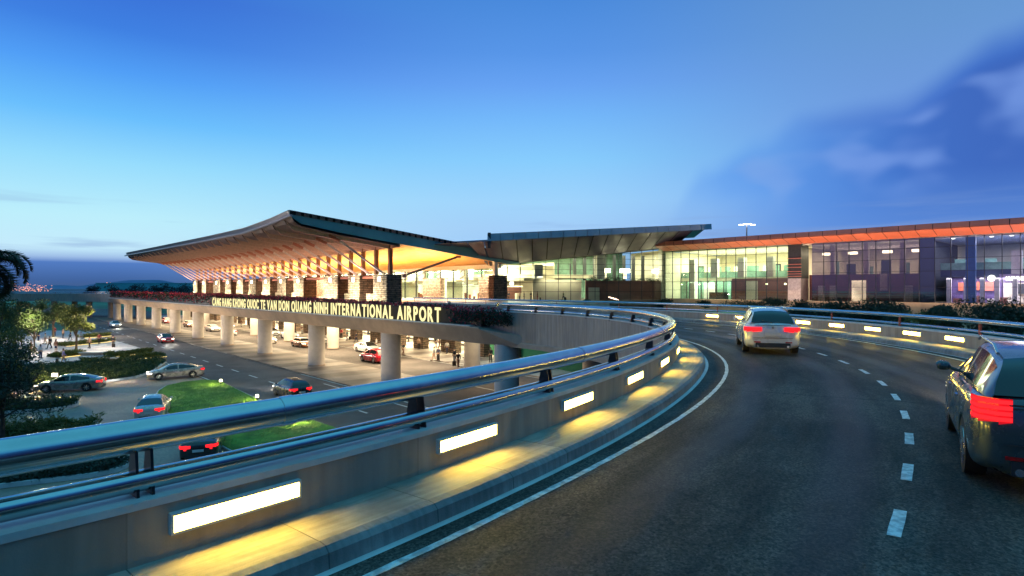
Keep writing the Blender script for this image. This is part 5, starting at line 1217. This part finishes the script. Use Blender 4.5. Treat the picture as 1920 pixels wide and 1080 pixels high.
PL += [((640, 634, .14), 80, 'person in red top beyond the wide stone wall', RED, BLK, 'stand', 0, 0), ((668, 642, .14), 200, 'person in navy suit between the stone wall and the pale back column', NAV, NAV, 'walk', 0, 0), ((722, 648, .14), 30, 'person in grey coat at the far side of the covered footway', GRY, BLK, 'walk', 1, 0), ((785, 655, .14), 300, 'person in tan jacket left of the first dark pillar', TAN, BLK, 'stand', 0, 0),
  ((838, 663, .14), 110, 'person in white shirt walking between the pairs', WHT, NAV, 'walk', 0, 0), ((893, 668, .14), 20, 'person in olive top behind the seated traveller', OLV, BLK, 'stand', 0, 0), ((581, 630, .14), 250, 'person in lilac blouse near the waiting white car', LIL, BLK, 'stand', 1, 0), ((548, 623, .14), 300, 'person in black coat among the parked white cars', BLK, BLK, 'walk', 0, 0),
  ((452, 613, .14), 10, 'person in brown jacket farther along the kerb', BRN, GRY, 'stand', 0, 0), ((484, 617, .14), 190, 'person in teal coat before a lit pillar', TEA, BLK, 'walk', 0, 0),
  ((40, 650, .13), 40, 'person in grey on the left of the plaza', GRY, BLK, 'stand', 0, 0), ((132, 638, .13), 220, 'person in navy behind the right hand plaza tree', NAV, BLK, 'walk', 0, 0), ((76, 672, .13), 80, 'person in white shirt near the stone bench', WHT, NAV, 'stand', 0, 0), ((186, 645, .13), 130, 'person in red top at the far right of the plaza', RED, BLK, 'walk', 0, 0), ((118, 634, .13), 10, 'person in tan coat among the back plaza trees', TAN, BLK, 'stand', 0, 0)]
for (q, f, lb, a, b, po, cs, sk) in PL: P_ = G(*q); person(P_.x, P_.y, q[2], f, lb, a, b, po, bool(cs), bool(sk), bag='backpack' in lb)
for t_, n_, f, lb, a, b, po, cs in ((.165, -1.2, 0, 'person in black on the left side of the bright glass box', BLK, BLK, 'stand', 0), (.20, -1.1, 40, 'person in black, left one of the two before the cream wall', BLK, BLK, 'stand', 0), (.235, -1.2, 180, 'person in brown with a case before the cream wall', BRN, RED, 'stand', 1),
      (.375, -1.3, 200, 'person in olive walking alone before the cream wall', OLV, BLK, 'walk', 1), (.06, -3, 90, 'person in white behind the service counter', WHT, BLK, 'stand', 0), (.10, -3, 120, 'person in navy leaning at the service counter', NAV, BLK, 'walk', 0), (.155, -2.6, 220, 'person in tan jacket beside the counter', TAN, BLK, 'stand', 0)):
    P_ = C(t_, n_, 6.585); person(P_.x, P_.y, 6.585, f, lb, a, b, po, bool(cs))

# ================================================================== PLANTS
def tree(name, label, x, y, z, h, r, n, s, m, seed, crown0=.35, group=None, cat='tree', kz=1.0):
    rnd = random.Random(seed); t = thing(name, label, cat, (x, y, z), 0, group); g = MB()
    g.tube([(0, 0, 0), (rnd.uniform(-.1, .1), rnd.uniform(-.1, .1), h*.3), (rnd.uniform(-.2, .2), rnd.uniform(-.2, .2), h*.6), (rnd.uniform(-.2, .2), 0, h*.85)], [h*.028, h*.021, h*.013, h*.005], 8)
    lobes = []
    for k in range(11):
        a = rnd.uniform(0, 6.28); rr_ = r*rnd.uniform(.25, .85); zz_ = h*(crown0+(1-crown0)*rnd.uniform(.12, .9)); fall = 1-.45*((zz_/h-crown0)/(1-crown0)); p_ = Vector((math.cos(a)*rr_*fall, math.sin(a)*rr_*fall, zz_)); lobes.append(p_)
        b0 = Vector((0, 0, h*rnd.uniform(.25, .55))); g.tube([b0, b0.lerp(p_, .5)+Vector((0, 0, .1*h*.3)), p_], [h*.011, h*.007, h*.003], 6)
    g.build('trunk', M['bark'], t, local=True); g = MB()
    for p_ in lobes:
        q = r*rnd.uniform(.30, .55); leaves(g, p_, (q, q, q*.72*kz), int(n/11), s, rnd)
    g.build('crown', m, t, local=True); return t
def shrub(name, label, x, y, z, w_, h, n, s, m, seed, group=None, spiky=False):
    rnd = random.Random(seed); g = MB()
    for k in range(6):
        a = rnd.uniform(0, 6.28); rr_ = w_*.5*rnd.uniform(.1, .75); leaves(g, (x+math.cos(a)*rr_, y+math.sin(a)*rr_, z+h*rnd.uniform(.35, .7)), (w_*.28, w_*.28, h*.36), n//6, s, rnd)
    for k in range(4): g.cyl((x, y, z), (x+rnd.uniform(-.3, .3)*w_*.5, y+rnd.uniform(-.3, .3)*w_*.5, z+h*.6), .03, .01, 5)
    return tag(g.build(name, m), label, 'shrub', group)
# plaza trees
for k, (px, py, h, r, lb) in enumerate(((143, 656, 6.2, 2.3, 'round brownish tree at the right of the plaza, lit from below'), (65, 660, 5.8, 2.4, 'dark tree in the middle of the plaza with people beneath'), (100, 632, 7.2, 2.6, 'taller tree at the back of the plaza'), (52, 628, 6.2, 2.2, 'darkest tree at the back left of the plaza'), (28, 652, 6.6, 2.6, 'broad tree at the left side of the plaza'))):
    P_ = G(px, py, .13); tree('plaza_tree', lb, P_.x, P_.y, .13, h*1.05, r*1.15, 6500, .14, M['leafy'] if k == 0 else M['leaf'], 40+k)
    point('tree_uplight', (P_.x+.8, P_.y-.8, .5), 60, (1, .8, .35))
# near trees at the left edge
tree('broadleaf_tree', 'leafy dark tree at the left edge of the photo in front of the plaza', -41.0, 46.5, .1, 8.2, 3.0, 9000, .10, M['leaf'], 61, crown0=.12)
tree('broadleaf_tree', 'low branching tree reaching in from the left edge above the foreground rail', -29.2, 33.6, .1, 5.0, 3.4, 9000, .085, M['leafd'], 62, crown0=.3, kz=.7)
tree('broadleaf_tree', 'tree with leaves coloured yellow as if lit at the left edge', -36.3, 41.5, .1, 6.2, 2.2, 6000, .085, M['leafy'], 63, crown0=.2)
# palm
def palm(x, y, z, h, label, seed, nf=34, fl=3.4):
    rnd = random.Random(seed); t = thing('palm_tree', label, 'palm tree', (x, y, z)); g = MB()
    g.tube([(0, 0, 0), (.1, 0, h*.5), (.15, .05, h)], [.26, .2, .17], 10); g.build('trunk', M['bark'], t, local=True)
    top_ = Vector((.15, .05, h))
    for k in range(nf):
        a = 2*math.pi*k/nf*2.4+rnd.uniform(-.2, .2); el = rnd.uniform(-.35, 1.25); d = Vector((math.cos(a), math.sin(a), 0)); pts = []; p_ = top_.copy(); e = el; g = MB()
        for q in range(12): pts.append(p_.copy()); p_ = p_+(d*math.cos(e)+Vector((0, 0, math.sin(e))))*fl/11; e -= .15+.02*q*(1.2-el*.4)
        g.tube(pts, [.03-.0022*q for q in range(12)], 5, False); sd = Vector((-d.y, d.x, 0))
        for q in range(1, 12):
            for sub_ in range(4):
                c = pts[q-1].lerp(pts[q], sub_/4); ln = .62*math.sin(math.pi*min(1, (q+sub_/4)/12.5))**.5
                for sg_ in (1, -1):
                    for up_ in (.35, -.25):
                        tip = c+sd*sg_*ln*.75+d*ln*.45+Vector((0, 0, ln*(up_-rnd.uniform(.1, .5)))); w_ = (pts[q]-pts[q-1]).normalized()*.035; g.quad([c-w_, c+w_, tip])
        g.build('frond', M['leafd'], t, local=True)
    return t
palm(-27.6, 30.0, 0, 10.3, 'dark feathery palm at the left edge of the sky', 5, nf=24, fl=2.9)
# shrub bed by the plaza, median planters
def bed(name, label, pts, z, hgt, n, s, m, seed, kerb=True, tall=0):
    rnd = random.Random(seed); t = thing(name, label, 'planting bed', (sum(p[0] for p in pts)/len(pts), sum(p[1] for p in pts)/len(pts), z))
    if kerb:
        g = MB(); cx, cy = t.location.x, t.location.y; out = [(p[0], p[1]) for p in pts]; inn = [(p[0]+(cx-p[0])*.28/max(.3, math.hypot(cx-p[0], cy-p[1])), p[1]+(cy-p[1])*.28/max(.3, math.hypot(cx-p[0], cy-p[1]))) for p in pts]; k_ = len(pts)
        for a in range(k_):
            b = (a+1) % k_; g.quad([(*out[a], z), (*out[b], z), (*out[b], z+.2), (*out[a], z+.2)]); g.quad([(*out[a], z+.2), (*out[b], z+.2), (*inn[b], z+.2), (*inn[a], z+.2)])
        g.build('kerb', M['cope'], t); g = MB(); g.poly(inn, z+.15); g.build('soil', M['bark'], t)
    g = MB(); xs = [p[0] for p in pts]; ys = [p[1] for p in pts]
    def inside(x, y):
        c = False; j = len(pts)-1
        for i in range(len(pts)):
            if (pts[i][1] > y) != (pts[j][1] > y) and x < (pts[j][0]-pts[i][0])*(y-pts[i][1])/(pts[j][1]-pts[i][1])+pts[i][0]: c = not c
            j = i
        return c
    cnt = 0
    while cnt < n:
        x, y = rnd.uniform(min(xs), max(xs)), rnd.uniform(min(ys), max(ys))
        if not inside(x, y): continue
        hh = hgt*(.6+.4*math.sin(x*1.9+math.sin(y*1.3)*2)*math.cos(y*1.7+x*.4))*rnd.uniform(.7, 1.1)
        for q in range(7):
            a = rnd.uniform(0, 6.28); l_ = Vector((math.cos(a)*.5, math.sin(a)*.5, 1)).normalized(); c = Vector((x, y, z+.15))+l_*hh*rnd.random(); b = l_.cross(Vector((rnd.gauss(0, 1), rnd.gauss(0, 1), rnd.gauss(0, 1)))).normalized()
            aa = (Vector((math.cos(a), math.sin(a), rnd.uniform(0, 1)))).normalized(); k = s*rnd.uniform(.7, 1.4); g.quad([c-aa*k, c+b*k*.3, c+aa*k, c-b*k*.3])
        cnt += 1
    o = g.build('foliage', m, t); o['kind'] = 'stuff'; return t
bed('shrub_bed', 'long dark shrub bed between the plaza and the side-on bronze sedan', [G(0, 735)[:2], G(58, 733)[:2], G(199, 717.6)[:2], G(255, 710)[:2], G(285, 700)[:2], G(312, 680)[:2], G(290, 676)[:2], G(60, 690)[:2], G(-40, 695)[:2]], .03, .78, 5600, .13, M['leaf'], 71)
def capsule(tipx, tipy, dx, dy, ln, w_):
    d = Vector((dx, dy)).normalized(); n = Vector((-d.y, d.x)); c = Vector((tipx, tipy))+d*w_; o = []
    for k in range(9): a = math.pi*(k/8); o.append(c-d*math.sin(a)*w_+n*math.cos(a)*w_*-1)
    return [tuple(p_) for p_ in o]+[tuple(c+d*ln+n*w_), tuple(c+d*ln-n*w_)]
bed('median_planter', 'leafy median planter beside the side-on sedan', capsule(-33.0, 44.6, -.93, -.30, 16, 1.7), .03, .9, 2600, .12, M['leaf'], 72)
bed('median_planter', 'median planter with tall fronds above the foreground rail', capsule(-26.4, 37.6, -.90, -.42, 14, 1.7), .03, 1.0, 2400, .12, M['leafy'], 73)
bed('median_planter', 'low dark planter seen between the foreground rails', capsule(-19.3, 29.7, -.90, -.45, 12, 1.5), .03, .55, 2600, .09, M['leafd'], 74)
# plaza sedge strips with under-light, low benches
for k, (x0, y0, x1, y1, lb) in enumerate(((112, 650, 205, 640, 'sedge strip behind the standing people on the plaza'), (150, 634, 200, 630, 'far sedge strip at the plaza edge'), (205, 669, 276, 661, 'sedge strip at the right corner of the plaza'), (155, 681, 305, 668, 'front sedge strip beside the long pale bench'), (100, 671, 150, 665, 'short sedge strip in front of the walking people'))):
    a, b = G(x0, y0, .13), G(x1, y1, .13); d = (b-a).normalized(); n = Vector((-d.y, d.x, 0))*1.1
    bed('sedge_strip', lb, [(a-n)[:2], (b-n)[:2], (b+n)[:2], (a+n)[:2]], .13, .7, 900, .16, M['sedge'], 80+k, kerb=False)
    g = MB(); g.bar(a-n*1.08+Vector((0, 0, .05)), b-n*1.08+Vector((0, 0, .05)), .06); tag(g.build('light_strip', M['strip']), 'light strip under the '+lb, 'light strip')
for k, (px0, px1, py, lb) in enumerate(((185, 222, 678, 'low pale stone bench at the front right of the plaza'), (128, 195, 667, 'long low stone bench in the middle of the plaza'), (46, 62, 676, 'short stone bench at the left front of the plaza'))):
    a, b = G(px0, py, .13), G(px1, py-1, .13); t = thing('stone_bench', lb, 'bench', a); g = MB(); g.bar(a+Vector((0, 0, .40)), b+Vector((0, 0, .40)), .7, .14); g.build('seat', M['cope'], t); g = MB(); g.bar(a+Vector((.2, 0, .16)), b+Vector((-.2, 0, .16)), .5, .32); g.build('plinth', M['girder'], t)
# lawn island
LI = [G(290, 745), G(296, 735), G(312, 725), G(345, 718), G(385, 714.5), G(410, 716), G(482, 750), G(560, 782), G(630, 806), G(690, 832), G(700, 850), G(640, 868), G(560, 880), G(480, 872), G(425, 846), G(335, 795), G(300, 770)]
g = MB(); g.poly([p[:2] for p in LI], 0, .14); struct('lawn_kerb', g, M['cope'])
ct = sum((Vector(p) for p in LI), Vector())/len(LI); LI2 = [Vector(p)+(ct-Vector(p)).normalized()*.22 for p in LI]
g = MB(); g.poly([p[:2] for p in LI2], .05, .17); struct('lawn', g, M['grass'])
rnd = random.Random(9); g = MB(); k = 0; pts = [p[:2] for p in LI2]
while k < 42000:
    x, y = rnd.uniform(-32, -8), rnd.uniform(28, 57); c = False; j = len(pts)-1
    for i in range(len(pts)):
        if (pts[i][1] > y) != (pts[j][1] > y) and x < (pts[j][0]-pts[i][0])*(y-pts[i][1])/(pts[j][1]-pts[i][1])+pts[i][0]: c = not c
        j = i
    if not c: continue
    a = rnd.uniform(0, 6.28); h_ = rnd.uniform(.02, .07); g.quad([(x, y, .165), (x+math.cos(a)*.03, y+math.sin(a)*.03, .165), (x+rnd.uniform(-.05, .05), y+rnd.uniform(-.05, .05), .165+h_)]); k += 1
tag(g.build('grass_blades', leafm('grass_leaf', (.10, .24, .02), (.18, .36, .05))), 'short green grass on the lawn island', 'grass', kind='stuff')
for k, (px, py) in enumerate(((414, 720), (482, 750), (577, 790))):
    P_ = G(px, py, .17); t = thing('bollard_light', 'small glowing ground light at the lawn edge, %s from the far end' % ['first', 'second', 'third'][k], 'ground light', P_, 0, 'ground lights along the lawn edge')
    g = MB(); g.cyl((0, 0, 0), (0, 0, .22), .07, .07, 10); g.build('post', M['dsteel'], t, local=True); g = MB(); g.cyl((0, 0, .225), (0, 0, .42), .13, .10, 12); g.build('lens', M['sconce'], t, local=True)
    point('bollard_glow', (P_.x-.3, P_.y-.3, .8), 130, (1, .85, .3), .1)
P_ = G(104, 703, .9); t = thing('spotlight', 'bright garden spotlight in the shrub bed behind the bronze sedan', 'spotlight', P_); g = MB(); g.box((0, 0, 0), (.5, .25, .32)); g.build('housing', M['dsteel'], t, local=True); g = MB(); g.box((.05, -.15, .02), (.5, .05, .3)); g.build('lens', M['sconce'], t, local=True); g = MB(); g.cyl((0, 0, -.8), (0, 0, -.16), .04, .04, 8); g.build('stem', M['dsteel'], t, local=True)
point('spot_glow', (P_.x+1, P_.y-2.5, 2.4), 2600, (1, .75, .3), .15)
for P0, pw in ((G(100, 640, 0), 2200), (G(180, 655, 0), 2200), (G(60, 665, 0), 1800), (G(215, 632, 0), 1300)): point('plaza_glow', (P0.x, P0.y, 4.6), pw, (1, .80, .58), .5)
# soffit lamps under the deck edge
for k, (px, py) in enumerate(((332, 585), (306, 581), (399, 592), (498, 602), (275, 577), (585, 612), (362, 588), (440, 597))):
    u = None; t_ = (px-960)/F; u = 29.6*(.7399-.6727*t_)/(.6727+.7399*t_); P_ = W(u, 29.6, 4.62)
    t = thing('soffit_lamp', 'small warm spotlight under the deck edge at the %s column gap from the right' % ['sixth', 'seventh', 'fourth', 'second', 'eighth', 'first', 'fifth', 'third'][k], 'soffit lamp', P_, 0, 'lamps under the deck edge')
    g = MB(); g.cyl((0, 0, .05), (0, 0, .22), .12, .12, 10); g.build('housing', M['dsteel'], t, local=True); g = MB(); g.cyl((0, 0, -.02), (0, 0, .05), .16, .13, 10); g.build('lens', M['sconce'], t, local=True)
# far tree line
for k, (px, Y, top_) in enumerate(((173, 250, 536.5), (212, 245, 535), (236, 262, 537), (254, 240, 533), (275, 260, 537.5), (303, 238, 532), (326, 250, 535), (345, 240, 534), (366, 255, 537), (395, 245, 536))):
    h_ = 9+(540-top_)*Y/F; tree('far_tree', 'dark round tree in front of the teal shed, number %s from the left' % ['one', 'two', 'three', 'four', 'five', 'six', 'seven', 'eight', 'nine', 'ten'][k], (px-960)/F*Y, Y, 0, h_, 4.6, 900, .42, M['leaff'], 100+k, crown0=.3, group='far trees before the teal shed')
# plants on the terrace
for k, (px, Y, w_, top_, lb) in enumerate(((1505, 70, 3.4, 561, 'small dark shrub left of the others behind the outer rail'), (1580, 68, 6.4, 557, 'wide dark shrub behind the outer rail, left of the rounder one'), (1655, 64, 6.6, 559, 'rounded dark shrub at the centre of the row behind the rail'), (1750, 58, 3.6, 567, 'small olive shrub between the two largest shrubs'), (1880, 50, 7.2, 559, 'largest dark shrub at the right edge behind the outer rail'),
       (1395, 92, 6.5, 561, 'low dark shrub before the cream lit glass bays'), (1450, 90, 5.0, 558, 'dark shrub beside the metal louvre pier'), (1322, 100, 3.2, 562, 'low shrub before the dark counter'), (1240, 104, 3.4, 558, 'small shrub at the foot of the central glass wall'), (1100, 98, 2.0, 560.5, 'tiny shrub at the left corner of the brown glass wall'))):
    zt = 9-(top_-540)*Y/F; h_ = min(3.4, max(1.6, zt-4.6)) if px > 1480 else 1.6; shrub('shrub', lb, (px-960)/F*Y, Y, zt-h_, w_, h_, 3400 if px > 1480 else 1400, .15, M['leafd'], 200+k)
rnd = random.Random(77)
for k in range(7):
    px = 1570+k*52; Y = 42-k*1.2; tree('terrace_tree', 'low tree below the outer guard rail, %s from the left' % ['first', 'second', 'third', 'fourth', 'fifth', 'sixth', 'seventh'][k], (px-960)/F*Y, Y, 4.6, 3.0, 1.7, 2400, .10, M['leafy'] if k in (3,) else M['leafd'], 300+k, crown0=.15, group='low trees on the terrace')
P_ = ((1745-960)/F*38, 38.0, 5.2); point('terrace_glow', (P_[0], P_[1]-1.5, 5.1), 90, (1, .85, .35), .2)
# shrubs below the deck end
bed('shrub_bed', 'dark shrub bed below the ramp beside the lit wall at the deck end', [W(24, 38)[:2], W(36, 38)[:2], W(36, 46)[:2], W(24, 46)[:2]], .03, 1.2, 900, .16, M['leaf'], 91)
